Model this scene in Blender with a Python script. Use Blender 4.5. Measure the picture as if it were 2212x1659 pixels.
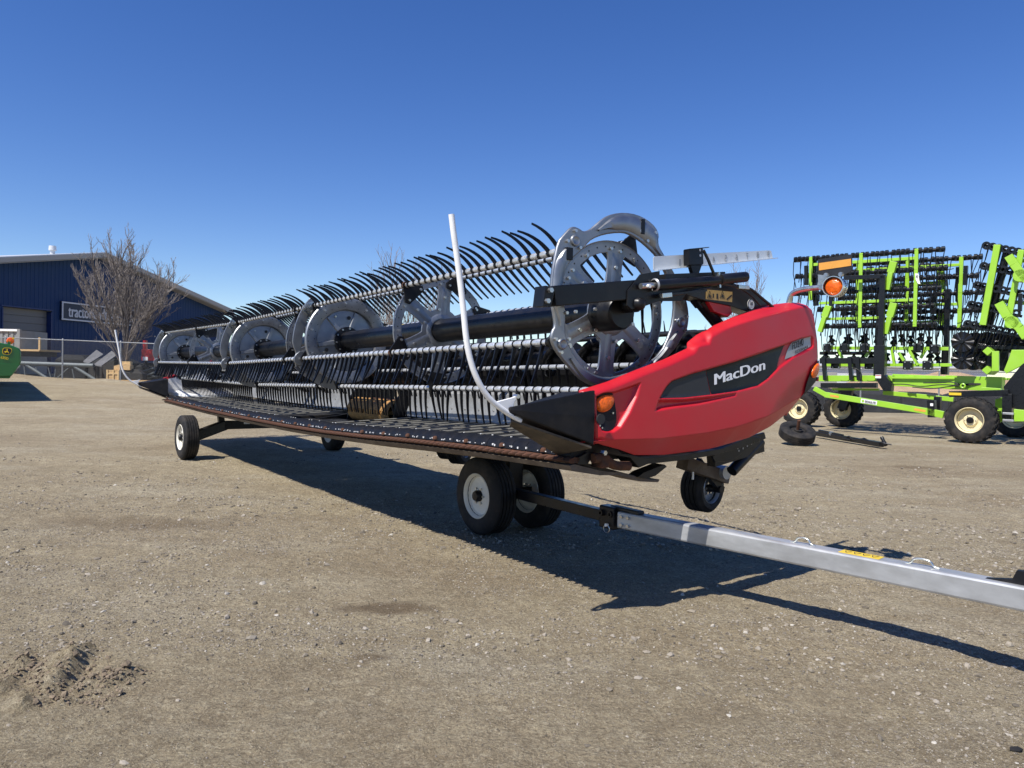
import bpy, bmesh, math, random
import numpy as np
from mathutils import Vector, Matrix, Quaternion
random.seed(7); rng = np.random.default_rng(7)
for o in list(bpy.data.objects): bpy.data.objects.remove(o)
SC = bpy.context.scene
COL = SC.collection
# ------------------------------------------------------------------ camera
F, CX, CY, HC = 1600.0, 1106.0, 829.5, 1.5           # focal length in px of a 2212 px wide picture
PIT, ROL = math.radians(-0.77), math.radians(1.15)
_fw = np.array([0, math.cos(PIT), math.sin(PIT)]); _up = np.array([0, -math.sin(PIT), math.cos(PIT)]); _rt = np.array([1., 0, 0])
CR = _rt*math.cos(ROL)+_up*math.sin(ROL); CU = -_rt*math.sin(ROL)+_up*math.cos(ROL); CF = _fw
CP = np.array([0, 0, HC])
cam = bpy.data.cameras.new('camera'); camo = bpy.data.objects.new('camera', cam); COL.objects.link(camo)
cam.sensor_width = 36; cam.lens = F/2212*36; cam.clip_start = .05; cam.clip_end = 6000
M = Matrix.Identity(4)
for i in range(3): M[i][0], M[i][1], M[i][2], M[i][3] = CR[i], CU[i], -CF[i], CP[i]
camo.matrix_world = M
SC.camera = camo
# ------------------------------------------------------------------ sky, sun, exposure
SHX, SHY, SHL = .675, .738, .74                       # shadows fall this way, per metre of height
EL = math.atan(1/SHL); AZ = math.atan2(-SHX, -SHY)
world = bpy.data.worlds.new('World'); SC.world = world; world.use_nodes = True
nt = world.node_tree; nt.nodes.clear()
sky = nt.nodes.new('ShaderNodeTexSky'); sky.sky_type = 'NISHITA'; sky.sun_disc = False
sky.sun_elevation = EL; sky.sun_rotation = AZ; sky.altitude = 900; sky.air_density = 1.0; sky.dust_density = 0.05; sky.ozone_density = 2.4
bg = nt.nodes.new('ShaderNodeBackground'); bg.inputs[1].default_value = 0.10
wo = nt.nodes.new('ShaderNodeOutputWorld')
hs = nt.nodes.new('ShaderNodeHueSaturation'); hs.inputs['Hue'].default_value = .516; hs.inputs['Saturation'].default_value = 1.29; hs.inputs['Value'].default_value = 1.12
nt.links.new(sky.outputs[0], hs.inputs['Color']); nt.links.new(hs.outputs[0], bg.inputs[0]); nt.links.new(bg.outputs[0], wo.inputs[0])
sl = bpy.data.lights.new('sun', 'SUN'); sl.energy = 5.0; sl.angle = math.radians(.5); sl.color = (1, .955, .88)
so = bpy.data.objects.new('sun', sl); COL.objects.link(so)
so.rotation_euler = Vector((SHX*SHL, SHY*SHL, -1)).to_track_quat('-Z', 'Y').to_euler()
SC.view_settings.view_transform = 'Standard'; SC.view_settings.look = 'None'
SC.view_settings.exposure = 0.35; SC.view_settings.gamma = 1; SC.view_settings.use_curve_mapping = False
SC.render.engine = 'CYCLES'

# ------------------------------------------------------------------ pixel -> place helpers (zoomed crops of the photograph)
def zc(x0, y0, x1, w):
    k = (x1-x0)/w
    return lambda x, y: ((x0+k*x)*2212/4032, (y0+k*y)*2212/4032)
Z1 = zc(2000, 780, 3300, 2212); Z2 = zc(1100, 850, 2200, 2028); Z3 = zc(480, 1100, 1400, 2035); Z4 = zc(0, 850, 900, 1991)
Z5 = zc(3050, 900, 4032, 1810); Z6 = zc(1700, 1350, 3000, 2212); Z7 = zc(2400, 1700, 4032, 2212); Z8 = zc(500, 1450, 1900, 2212)
Y1 = zc(3400, 920, 4032, 2184); Y2 = zc(3050, 1400, 4032, 2212); Y3 = zc(2950, 880, 3600, 2074); Y5 = zc(1300, 1400, 2100, 2212)
Y6 = zc(0, 1250, 700, 2212); Y7 = zc(2500, 950, 3200, 2212); Y8 = zc(550, 1250, 1250, 2212)
PX = lambda x, y: (x, y)
def ray(p): return CF+CR*((p[0]-CX)/F)-CU*((p[1]-CY)/F)
class Frame:
    """local frame: x, y on the ground, z up; px on a plane x=c, y=c or z=c of it -> local point"""
    def __init__(s, o, ang):
        s.o = np.array(o, float); s.a = ang
        s.ex = np.array([math.cos(ang), math.sin(ang), 0]); s.ey = np.array([-math.sin(ang), math.cos(ang), 0]); s.ez = np.array([0, 0, 1.])
    def loc(s, w): d = w-s.o; return np.array([d@s.ex, d@s.ey, d@s.ez])
    def hit(s, p, n, c):
        r = ray(p); t = ((s.o+n*c-CP)@n)/(r@n); return s.loc(CP+r*t)
    def X(s, p, c): return s.hit(p, s.ex, c)
    def Y(s, p, c): return s.hit(p, s.ey, c)
    def Z(s, p, c): return s.hit(p, s.ez, c)
    def world(s, l): return s.o+s.ex*l[0]+s.ey*l[1]+s.ez*l[2]
WF = Frame((0, 0, 0), 0)
def at(p, depth): return WF.Y(p, depth)
def gz(x, y):
    """height of the yard: it rises gently towards the fence on the left"""
    t = np.clip((y-14)/21., 0, 1); t = t*t*(3-2*t)
    return t*np.clip((10-x)*.0232, 0, .95)

# ------------------------------------------------------------------ mesh helpers
def V3(a): return np.array(a, float)
def unit(a): a = V3(a); return a/np.linalg.norm(a)
class MB:
    def __init__(s): s.v = []; s.f = []; s.m = []; s.cur = 0
    def add(s, vs, fs, mi=None):
        b = len(s.v); s.v.extend([tuple(map(float, p)) for p in vs]); mi = s.cur if mi is None else mi
        for f in fs: s.f.append(tuple(b+i for i in f)); s.m.append(mi)
        return s
    def box(s, c, sz, R=None):
        c = V3(c); h = V3(sz)/2; vs = []
        for dz in (-1, 1):
            for dy in (-1, 1):
                for dx in (-1, 1):
                    q = np.array([dx, dy, dz])*h
                    if R is not None: q = R@q
                    vs.append(c+q)
        return s.add(vs, [(0, 2, 3, 1), (4, 5, 7, 6), (0, 1, 5, 4), (2, 6, 7, 3), (0, 4, 6, 2), (1, 3, 7, 5)])
    def beam(s, a, b, w, h, up=(0, 0, 1), w2=None, h2=None):
        a = V3(a); b = V3(b); d = unit(b-a); up = V3(up)
        if abs(d@up) > .98: up = np.array([1., 0, 0])
        sd = unit(np.cross(d, up)); u = np.cross(sd, d); w2 = w if w2 is None else w2; h2 = h if h2 is None else h2; vs = []
        for p, ww, hh in ((a, w, h), (b, w2, h2)):
            for i, j in ((-1, -1), (1, -1), (1, 1), (-1, 1)): vs.append(p+sd*i*ww/2+u*j*hh/2)
        return s.add(vs, [(3, 2, 1, 0), (4, 5, 6, 7), (0, 1, 5, 4), (1, 2, 6, 5), (2, 3, 7, 6), (3, 0, 4, 7)])
    def cyl(s, a, b, r, r2=None, n=12, caps=True): return s.path([a, b], [r, r if r2 is None else r2], n, caps)
    def path(s, pts, r, n=8, caps=True, flat=1.0):
        P = [V3(p) for p in pts]; k = len(P); rs = r if hasattr(r, '__len__') else [r]*k
        vs = []; t0 = unit(P[1]-P[0]); ref = np.array([0, 0, 1.]) if abs(t0[2]) < .9 else np.array([1., 0, 0])
        sd = unit(np.cross(t0, ref))
        for i in range(k):
            t = unit(P[min(i+1, k-1)]-P[max(i-1, 0)]); sd = unit(sd-t*(sd@t)); u = np.cross(sd, t)
            for j in range(n):
                a = 2*math.pi*j/n; vs.append(P[i]+(sd*math.cos(a)+u*math.sin(a)*flat)*rs[i])
        fs = []
        for i in range(k-1):
            for j in range(n): q = (j+1) % n; fs.append((i*n+j, i*n+q, (i+1)*n+q, (i+1)*n+j))
        if caps: fs.append(tuple(range(n-1, -1, -1))); fs.append(tuple((k-1)*n+j for j in range(n)))
        return s.add(vs, fs)
    def lathe(s, prof, o, axis, n=32, closed=False, ref=(0, 0, 1)):
        o = V3(o); ax = unit(axis); ref = V3(ref)
        if abs(ax@ref) > .95: ref = np.array([1., 0, 0])
        e1 = unit(np.cross(ax, ref)); e2 = np.cross(ax, e1); vs = []; fs = []; k = len(prof)
        for (r, h) in prof:
            for j in range(n):
                a = 2*math.pi*j/n; vs.append(o+ax*h+(e1*math.cos(a)+e2*math.sin(a))*r)
        for i in range(k if closed else k-1):
            i2 = (i+1) % k
            for j in range(n): q = (j+1) % n; fs.append((i*n+j, i*n+q, i2*n+q, i2*n+j))
        return s.add(vs, fs)
    def prism(s, poly, ext):
        n = len(poly); e = V3(ext); vs = [V3(p) for p in poly]+[V3(p)+e for p in poly]
        fs = [tuple(range(n-1, -1, -1)), tuple(range(n, 2*n))]+[(i, (i+1) % n, n+(i+1) % n, n+i) for i in range(n)]
        return s.add(vs, fs)
    def loft(s, rings, caps=True):
        n = len(rings[0]); vs = [p for r in rings for p in r]; fs = []
        for i in range(len(rings)-1):
            for j in range(n): q = (j+1) % n; fs.append((i*n+j, i*n+q, (i+1)*n+q, (i+1)*n+j))
        if caps: fs.append(tuple(range(n-1, -1, -1))); fs.append(tuple((len(rings)-1)*n+j for j in range(n)))
        return s.add(vs, fs)
    def put(s, mesh2d, fn):
        vs, fs = mesh2d; return s.add([fn(*v) for v in vs], fs)
    def mesh(s, name, mats, smooth=None):
        me = bpy.data.meshes.new(name); me.from_pydata(s.v, [], s.f)
        for m in (mats if isinstance(mats, (list, tuple)) else [mats]): me.materials.append(m)
        if any(s.m): me.polygons.foreach_set('material_index', s.m)
        bm = bmesh.new(); bm.from_mesh(me); bmesh.ops.recalc_face_normals(bm, faces=bm.faces); bm.to_mesh(me); bm.free()
        if smooth is not None:
            me.polygons.foreach_set('use_smooth', [True]*len(me.polygons)); me.set_sharp_from_angle(angle=math.radians(smooth))
        me.update(); return me
    def build(s, name, mats, parent=None, smooth=None, bevel=0, kind=None, label=None):
        return link(name, s.mesh(name, mats, smooth), parent, bevel, kind, label)
def link(name, me, parent=None, bevel=0, kind=None, label=None, loc=None, rot=None):
    o = bpy.data.objects.new(name, me); COL.objects.link(o)
    if parent: o.parent = parent
    if bevel:
        b = o.modifiers.new('bevel', 'BEVEL'); b.width = bevel; b.segments = 2; b.limit_method = 'ANGLE'; b.angle_limit = math.radians(40); b.harden_normals = False
    if kind: o['kind'] = kind
    if label: o['label'] = label
    if loc is not None: o.location = loc
    if rot is not None: o.rotation_euler = rot
    return o
def thing(name, label, cat, loc=(0, 0, 0), rz=0, group=None):
    o = bpy.data.objects.new(name, None); COL.objects.link(o); o.location = tuple(loc); o.rotation_euler = (0, 0, rz)
    o.empty_display_size = .2; tag(o, label, cat, group); return o
def tag(o, label, cat, group=None):
    o['label'] = label; o['category'] = cat
    if group: o['group'] = group
    return o
def _curve_mesh(cu):
    o = bpy.data.objects.new('tmp', cu); COL.objects.link(o); dg = bpy.context.evaluated_depsgraph_get()
    me = o.evaluated_get(dg).to_mesh(); vs = [tuple(v.co) for v in me.vertices]; fs = [tuple(p.vertices) for p in me.polygons]
    o.evaluated_get(dg).to_mesh_clear(); bpy.data.objects.remove(o); bpy.data.curves.remove(cu); return vs, fs
def plate2d(outer, holes=(), th=.01, bev=0):
    cu = bpy.data.curves.new('c', 'CURVE'); cu.dimensions = '2D'; cu.fill_mode = 'BOTH'; cu.extrude = max(th/2-bev, .0003); cu.bevel_depth = bev; cu.bevel_resolution = 1; cu.offset = -bev
    for lp in [outer]+list(holes):
        sp = cu.splines.new('POLY'); sp.points.add(len(lp)-1); sp.use_cyclic_u = True
        for i, p in enumerate(lp): sp.points[i].co = (p[0], p[1], 0, 1)
    return _curve_mesh(cu)
def text2d(body, size=1., th=0., bold=0., shear=0., sp=1.):
    cu = bpy.data.curves.new('t', 'FONT'); cu.body = body; cu.size = size; cu.extrude = th; cu.offset = bold; cu.shear = shear; cu.space_character = sp; cu.resolution_u = 4
    return _curve_mesh(cu)
def text_fit(body, w, h, bold=0., shear=0., sp=1., th=0.):
    vs, fs = text2d(body, 1., th, 0., shear, sp); a = np.array(vs); b0 = len(a)
    if bold:
        k_ = 4; a = np.concatenate([a+np.array([bold*(i-1.5), bold*.35*(i % 2), .004*i]) for i in range(k_)]); fs = [tuple(j+b0*i for j in f) for i in range(k_) for f in fs]
    a; lo = a.min(0); hi = a.max(0)
    a[:, 0] = (a[:, 0]-lo[0])/(hi[0]-lo[0])*w; a[:, 1] = (a[:, 1]-lo[1])/(hi[1]-lo[1])*h
    return [tuple(p) for p in a], fs
def arc(cx, cy, r, a0, a1, n): return [(cx+r*math.cos(math.radians(a0+(a1-a0)*i/(n-1))), cy+r*math.sin(math.radians(a0+(a1-a0)*i/(n-1)))) for i in range(n)]
def circ(cx, cy, r, n=24): return [(cx+r*math.cos(2*math.pi*i/n), cy+r*math.sin(2*math.pi*i/n)) for i in range(n)]
def chaikin(p, it=2, closed=True):
    p = [V3(q) for q in p]
    for _ in range(it):
        q = []; n = len(p)
        if not closed: q.append(p[0])
        for i in range(n if closed else n-1):
            a, b = p[i], p[(i+1) % n]; q += [a*.75+b*.25, a*.25+b*.75]
        if not closed: q.append(p[-1])
        p = q
    return p

# ------------------------------------------------------------------ materials
MT = {}
def pm(name, col, rough=.5, metal=0., var=.12, scale=12., bump=0., bscale=None, dust=None, dustamt=.3, dscale=3., coat=0., spec=.5, rvar=.1, trans=0., stretch=None):
    m = bpy.data.materials.new(name); m.use_nodes = True; n = m.node_tree; L = n.links; B = n.nodes['Principled BSDF']
    tc = n.nodes.new('ShaderNodeTexCoord'); src = tc.outputs['Object']
    if stretch:
        mp = n.nodes.new('ShaderNodeMapping'); mp.inputs['Scale'].default_value = stretch; L.new(src, mp.inputs[0]); src = mp.outputs[0]
    nz = n.nodes.new('ShaderNodeTexNoise'); nz.inputs['Scale'].default_value = scale; nz.inputs['Detail'].default_value = 6; L.new(src, nz.inputs['Vector'])
    rp = n.nodes.new('ShaderNodeMapRange'); rp.inputs[1].default_value = .25; rp.inputs[2].default_value = .75; rp.inputs[3].default_value = 1-var; rp.inputs[4].default_value = 1+var; L.new(nz.outputs[0], rp.inputs[0])
    mx = n.nodes.new('ShaderNodeVectorMath'); mx.operation = 'SCALE'; mx.inputs[0].default_value = col; L.new(rp.outputs[0], mx.inputs['Scale'])
    out = mx.outputs[0]
    if dust is not None:
        n2 = n.nodes.new('ShaderNodeTexNoise'); n2.inputs['Scale'].default_value = dscale; n2.inputs['Detail'].default_value = 8; n2.inputs['Roughness'].default_value = .65; L.new(src, n2.inputs['Vector'])
        r2 = n.nodes.new('ShaderNodeMapRange'); r2.inputs[1].default_value = .45; r2.inputs[2].default_value = .72; r2.inputs[3].default_value = 0; r2.inputs[4].default_value = dustamt; L.new(n2.outputs[0], r2.inputs[0])
        mm = n.nodes.new('ShaderNodeMix'); mm.data_type = 'RGBA'; L.new(r2.outputs[0], mm.inputs[0]); L.new(out, mm.inputs[6]); mm.inputs[7].default_value = (*dust, 1); out = mm.outputs[2]
    L.new(out, B.inputs['Base Color'])
    rr = n.nodes.new('ShaderNodeMapRange'); rr.inputs[1].default_value = .25; rr.inputs[2].default_value = .75; rr.inputs[3].default_value = max(.03, rough-rvar); rr.inputs[4].default_value = min(1, rough+rvar); L.new(nz.outputs[0], rr.inputs[0]); L.new(rr.outputs[0], B.inputs['Roughness'])
    B.inputs['Metallic'].default_value = metal; B.inputs['Specular IOR Level'].default_value = spec; B.inputs['Coat Weight'].default_value = coat; B.inputs['Coat Roughness'].default_value = .12
    if trans: B.inputs['Transmission Weight'].default_value = trans
    if bump:
        nb = n.nodes.new('ShaderNodeTexNoise'); nb.inputs['Scale'].default_value = bscale or scale*6; nb.inputs['Detail'].default_value = 5; L.new(src, nb.inputs['Vector'])
        bp = n.nodes.new('ShaderNodeBump'); bp.inputs['Strength'].default_value = bump; bp.inputs['Distance'].default_value = .004; L.new(nb.outputs[0], bp.inputs['Height']); L.new(bp.outputs[0], B.inputs['Normal'])
    MT[name] = m; return m
DUST = (.24, .19, .14)
pm('red_plastic', (.50, .011, .020), .40, var=.06, scale=3, bump=.12, bscale=260, dust=(.32, .09, .07), dustamt=.15, dscale=2.6)
pm('black_paint', (.007, .0075, .0095), .34, var=.3, dust=DUST, dustamt=.05, dscale=5, spec=.32)
pm('black_plastic', (.007, .0075, .010), .5, var=.25, bump=.2, bscale=300, dust=DUST, dustamt=.05, dscale=7, spec=.25)
pm('tine_plastic', (.006, .0065, .009), .34, var=.2, scale=30, spec=.35)
pm('galvanised', (.33, .345, .365), .46, metal=.9, var=.18, scale=9, dust=(.17, .16, .15), dustamt=.25, dscale=4, rvar=.07)
pm('galvanised_bar', (.66, .68, .70), .34, metal=.55, var=.22, scale=60, dust=(.30, .29, .28), dustamt=.4, dscale=14)
pm('zinc', (.62, .64, .60), .28, metal=.9, var=.12, scale=25)
pm('pole_steel', (.47, .48, .49), .45, metal=.5, var=.16, scale=14, dust=(.16, .16, .155), dustamt=.5, dscale=5, stretch=(1, .35, 1))
pm('bolt_steel', (.6, .6, .58), .3, metal=.9)
pm('sheet_steel', (.40, .41, .42), .42, metal=.5, var=.12, scale=8, dust=(.2, .19, .18), dustamt=.4, dscale=5)
pm('rust', (.095, .036, .016), .88, var=.5, scale=30, bump=.7, bscale=90, dust=(.028, .018, .014), dustamt=.9, dscale=9)
pm('skid_plastic', (.10, .075, .055), .75, var=.25, scale=20, dust=DUST, dustamt=.6, dscale=9, bump=.3)
pm('wear_steel', (.045, .036, .028), .7, var=.4, scale=14, dust=DUST, dustamt=.35, dscale=7)
pm('feed_rust', (.45, .24, .075), .7, var=.35, scale=14, dust=(.12, .055, .03), dustamt=.8, dscale=9)
pm('rubber', (.012, .012, .013), .75, var=.25, scale=20, dust=DUST, dustamt=.16, dscale=6, spec=.3)
pm('belt_rubber', (.016, .017, .018), .6, var=.3, scale=6, dust=DUST, dustamt=.16, dscale=4, spec=.3)
pm('slat_grey', (.18, .175, .155), .55, var=.3, scale=14, dust=(.04, .04, .04), dustamt=.5, dscale=10)
pm('rim_cream', (.72, .69, .60), .45, var=.07, dust=DUST, dustamt=.25, dscale=6)
pm('rim_yellow_cream', (.78, .68, .42), .42, var=.05, dust=DUST, dustamt=.15)
pm('white_paint', (.86, .86, .85), .38, var=.04, scale=20, dust=(.6, .58, .54), dustamt=.2, dscale=9)
pm('gauge_white', (.68, .70, .71), .35, metal=.25, var=.06, dust=(.45, .42, .38), dustamt=.3)
pm('decal_black', (.006, .0065, .008), .34, var=.1, spec=.22)
pm('decal_charcoal', (.03, .031, .034), .4, var=.1, spec=.25)
pm('decal_silver', (.36, .365, .37), .38, metal=.1, var=.06)
pm('decal_yellow', (.75, .52, .03), .4, var=.05)
pm('decal_amber', (.70, .33, .06), .35, var=.06)
pm('decal_tan', (.42, .29, .10), .5, var=.08)
pm('ink', (.012, .012, .013), .5)
pm('ink_grey', (.30, .33, .36), .5)
pm('print_white', (.85, .85, .84), .4, var=.02)
pm('amber_lens', (.78, .125, .006), .24, var=.35, scale=38, coat=.12, bump=.8, bscale=90, spec=.4)
pm('lime_green', (.30, .56, .035), .36, var=.07, scale=3, dust=(.25, .30, .12), dustamt=.15, coat=.15)
pm('harrow_black', (.007, .0075, .009), .32, var=.3, scale=20, spec=.4)
pm('deere_green', (.012, .115, .022), .35, var=.08, scale=2, coat=.3)
pm('deere_yellow', (.80, .56, .02), .4)
pm('building_blue', (.008, .034, .110), .5, var=.06, scale=.8, dust=(.02, .055, .16), dustamt=.2, dscale=.6, spec=.25)
pm('trim_blue', (.008, .028, .12), .45)
pm('fascia_grey', (.36, .35, .33), .5, var=.05)
pm('roof_metal', (.62, .63, .64), .4, metal=.2, var=.05)
pm('door_grey', (.17, .165, .16), .55, var=.05, scale=.6)
pm('sign_navy', (.012, .020, .045), .45)
pm('sign_white', (.62, .63, .66), .5)
pm('fence_galv', (.34, .35, .36), .5, metal=.3, var=.15)
pm('fence_wire', (.16, .165, .17), .6, metal=.3, var=.2)
pm('bark', (.19, .165, .15), .9, var=.4, scale=8)
pm('bark_far', (.20, .165, .145), .9, var=.25, scale=3)
pm('container_white', (.24, .25, .25), .65, var=.1, scale=2, dust=(.14, .10, .07), dustamt=.4, dscale=1.5)
pm('truss_galv', (.15, .17, .175), .6, metal=.3, var=.2)
pm('shingle', (.15, .15, .155), .8, var=.25, scale=9)
pm('dark_wood', (.028, .026, .024), .85, var=.4)
pm('crate_wood', (.60, .40, .19), .75, var=.2, scale=6, stretch=(1, 1, 8))
pm('crate_batten', (.66, .46, .22), .75, var=.18, scale=6)
pm('red_paint', (.45, .02, .03), .45)
pm('soil', (.22, .165, .115), .95, var=.3, scale=4, bump=.8, bscale=9)
pm('soil_dark', (.195, .15, .102), .95, var=.35, scale=30, bump=.6, bscale=90)
pm('tan_soil', (.40, .27, .16), .95, var=.2, scale=1.0, bump=.6, bscale=3)
pm('far_white', (.66, .68, .70), .6, var=.06)
pm('standin_dark', (.018, .019, .021), .75, var=.4, scale=1.5, bump=.5, bscale=3, spec=.2)  # near-black of the made-up rows that stand in for shade and machinery
pm('hose', (.012, .012, .012), .45)
# gravel yard
STAINS = [(*WF.Z((835, 1318), 0)[:2], .42, .16, .75), (*WF.Z((800, 1420), 0)[:2], .16, .08, .6), (*WF.Z((1985, 1010), 0)[:2], .8, .25, .5), (*WF.Z((300, 1130), 0)[:2], 1.3, .4, .4)]
def gravel_mat():
    m = bpy.data.materials.new('gravel'); m.use_nodes = True; n = m.node_tree; L = n.links; B = n.nodes['Principled BSDF']
    geo = n.nodes.new('ShaderNodeNewGeometry')
    def noise(sc, det=6, rough=.6, st=None):
        v = geo.outputs['Position']
        if st:
            mp = n.nodes.new('ShaderNodeMapping'); mp.inputs['Scale'].default_value = st; mp.inputs['Rotation'].default_value = (0, 0, math.radians(-8)); L.new(v, mp.inputs[0]); v = mp.outputs[0]
        t = n.nodes.new('ShaderNodeTexNoise'); t.inputs['Scale'].default_value = sc; t.inputs['Detail'].default_value = det; t.inputs['Roughness'].default_value = rough; L.new(v, t.inputs['Vector']); return t.outputs[0]
    def ramp(x, a, b, lo=0., hi=1.):
        r = n.nodes.new('ShaderNodeMapRange'); r.inputs[1].default_value = a; r.inputs[2].default_value = b; r.inputs[3].default_value = lo; r.inputs[4].default_value = hi; L.new(x, r.inputs[0]); return r.outputs[0]
    def mix(f, a, b):
        mm = n.nodes.new('ShaderNodeMix'); mm.data_type = 'RGBA'; L.new(f, mm.inputs[0])
        for i, q in ((6, a), (7, b)):
            if isinstance(q, tuple): mm.inputs[i].default_value = (*q, 1)
            else: L.new(q, mm.inputs[i])
        return mm.outputs[2]
    def mul(a, b):
        r = n.nodes.new('ShaderNodeMath'); r.operation = 'MULTIPLY'
        L.new(a, r.inputs[0])
        if isinstance(b, float): r.inputs[1].default_value = b
        else: L.new(b, r.inputs[1])
        return r.outputs[0]
    c = mix(ramp(noise(.55, 5), .35, .65), (.255, .212, .148), (.345, .295, .215))
    c = mix(ramp(noise(.20, 6, .62, (.6, 1.3, 1)), .50, .62, 0, .8), c, (.195, .150, .102))           # damp, darker bands
    gp = ramp(noise(.62, 8, .68, (.55, 1.2, 1)), .50, .62)                                            # washed gravel streaks
    c = mix(mul(gp, .6), c, (.40, .365, .30)); hp = ramp(noise(2.2, 8, .72), .46, .64); c = mix(mul(hp, .45), c, (.40, .345, .25))
    c = mix(ramp(noise(5.5, 7, .75), .45, .60, 0, .5), c, (.185, .148, .102)); c = mix(ramp(noise(15, 6, .8), .52, .64, 0, .55), c, (.46, .41, .32))
    c = mix(ramp(noise(42, 5, .8), .42, .62, 0, .7), c, (.12, .096, .068)); c = mix(ramp(noise(95, 3, .8), .54, .68, 0, .6), c, (.52, .47, .37))
    vo = n.nodes.new('ShaderNodeTexVoronoi'); vo.inputs['Scale'].default_value = 34; L.new(geo.outputs['Position'], vo.inputs['Vector'])
    sp = ramp(vo.outputs['Distance'], .26, .18); wn = n.nodes.new('ShaderNodeSeparateColor'); L.new(vo.outputs['Color'], wn.inputs[0])
    sp = mul(sp, ramp(wn.outputs[0], .70, .74)); sp = mul(sp, ramp(gp, 0, 1, .3, 1.))
    st = mix(wn.outputs[1], (.20, .17, .14), (.55, .51, .43)); c = mix(mul(sp, .7), c, st)
    for (ex, ey, rx, ry, am) in STAINS:                                                                # oil and damp stains
        vm = n.nodes.new('ShaderNodeMapping'); vm.vector_type = 'TEXTURE'; vm.inputs['Location'].default_value = (ex, ey, 0); vm.inputs['Scale'].default_value = (rx, ry, 1); L.new(geo.outputs['Position'], vm.inputs[0])
        wb_ = n.nodes.new('ShaderNodeTexNoise'); wb_.inputs['Scale'].default_value = 4; wb_.inputs['Detail'].default_value = 6; L.new(geo.outputs['Position'], wb_.inputs['Vector'])
        vl = n.nodes.new('ShaderNodeVectorMath'); vl.operation = 'LENGTH'; L.new(vm.outputs[0], vl.inputs[0]); ad = n.nodes.new('ShaderNodeMath'); ad.operation = 'ADD'; L.new(vl.outputs['Value'], ad.inputs[0]); L.new(wb_.outputs[0], ad.inputs[1])
        c = mix(ramp(ad.outputs[0], 1.45, .9, 0, am), c, (.10, .072, .048))
    tn = n.nodes.new('ShaderNodeVectorMath'); tn.operation = 'MULTIPLY'; L.new(c, tn.inputs[0]); tn.inputs[1].default_value = (1.28, 1.25, 1.13); c = tn.outputs[0]
    L.new(c, B.inputs['Base Color']); B.inputs['Roughness'].default_value = .95; B.inputs['Specular IOR Level'].default_value = .2
    h1 = n.nodes.new('ShaderNodeMath'); h1.operation = 'ADD'; L.new(noise(60, 6, .7), h1.inputs[0]); L.new(mul(sp, .5), h1.inputs[1])
    bp = n.nodes.new('ShaderNodeBump'); bp.inputs['Strength'].default_value = 1.0; bp.inputs['Distance'].default_value = .032; L.new(h1.outputs[0], bp.inputs['Height'])
    b2 = n.nodes.new('ShaderNodeBump'); b2.inputs['Strength'].default_value = .5; b2.inputs['Distance'].default_value = .06; L.new(noise(9, 5, .6), b2.inputs['Height']); L.new(bp.outputs[0], b2.inputs['Normal'])
    L.new(b2.outputs[0], B.inputs['Normal']); MT['gravel'] = m
gravel_mat()
def stone_mat():
    m = bpy.data.materials.new('stones'); m.use_nodes = True; n = m.node_tree; L = n.links; B = n.nodes['Principled BSDF']
    geo = n.nodes.new('ShaderNodeNewGeometry'); r = n.nodes.new('ShaderNodeValToRGB'); L.new(geo.outputs['Random Per Island'], r.inputs[0])
    cr = r.color_ramp; cr.elements[0].color = (.10, .085, .065, 1); cr.elements[1].color = (.46, .43, .37, 1); e = cr.elements.new(.55); e.color = (.24, .205, .155, 1); e = cr.elements.new(.93); e.color = (.34, .30, .245, 1)
    L.new(r.outputs[0], B.inputs['Base Color']); B.inputs['Roughness'].default_value = .9; MT['stones'] = m
stone_mat()
# ================================================================== GROUND
def vnoise(x, y, s, seed):
    r = np.random.default_rng(seed).random((256, 256)); x = x*s; y = y*s
    xi = np.floor(x).astype(int); yi = np.floor(y).astype(int); fx = x-xi; fy = y-yi; fx = fx*fx*(3-2*fx); fy = fy*fy*(3-2*fy)
    g = lambda i, j: r[i % 256, j % 256]
    return (g(xi, yi)*(1-fx)+g(xi+1, yi)*fx)*(1-fy)+(g(xi, yi+1)*(1-fx)+g(xi+1, yi+1)*fx)*fy-.5
Q4 = zc(0, 2450, 700, 2023)
gp = lambda p: WF.Z(p, 0)[:2]
RIDGES = [(gp(Q4(80, 740)), gp(Q4(330, 430)), .055, .10), (gp(Q4(430, 830)), gp(Q4(930, 400)), .065, .13), (gp(Q4(800, 880)), gp(Q4(1180, 620)), .035, .08), (gp(Q4(1080, 790)), gp(Q4(1540, 590)), .040, .08), (gp(Q4(1040, 960)), gp(Q4(1340, 820)), .015, .05)]
RUT = (gp(Q4(540, 930)), gp(Q4(1000, 520)))
TRK = (gp(Z8(640, 590)), gp(Z8(1640, 960))); TRL = float(np.linalg.norm(TRK[1]-TRK[0])); TRD = (TRK[1]-TRK[0])/TRL          # tyre tread print
def segd(X, Y, a, b):
    d = b-a; t = np.clip(((X-a[0])*d[0]+(Y-a[1])*d[1])/(d@d), 0, 1); return np.hypot(X-a[0]-t*d[0], Y-a[1]-t*d[1])
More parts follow.
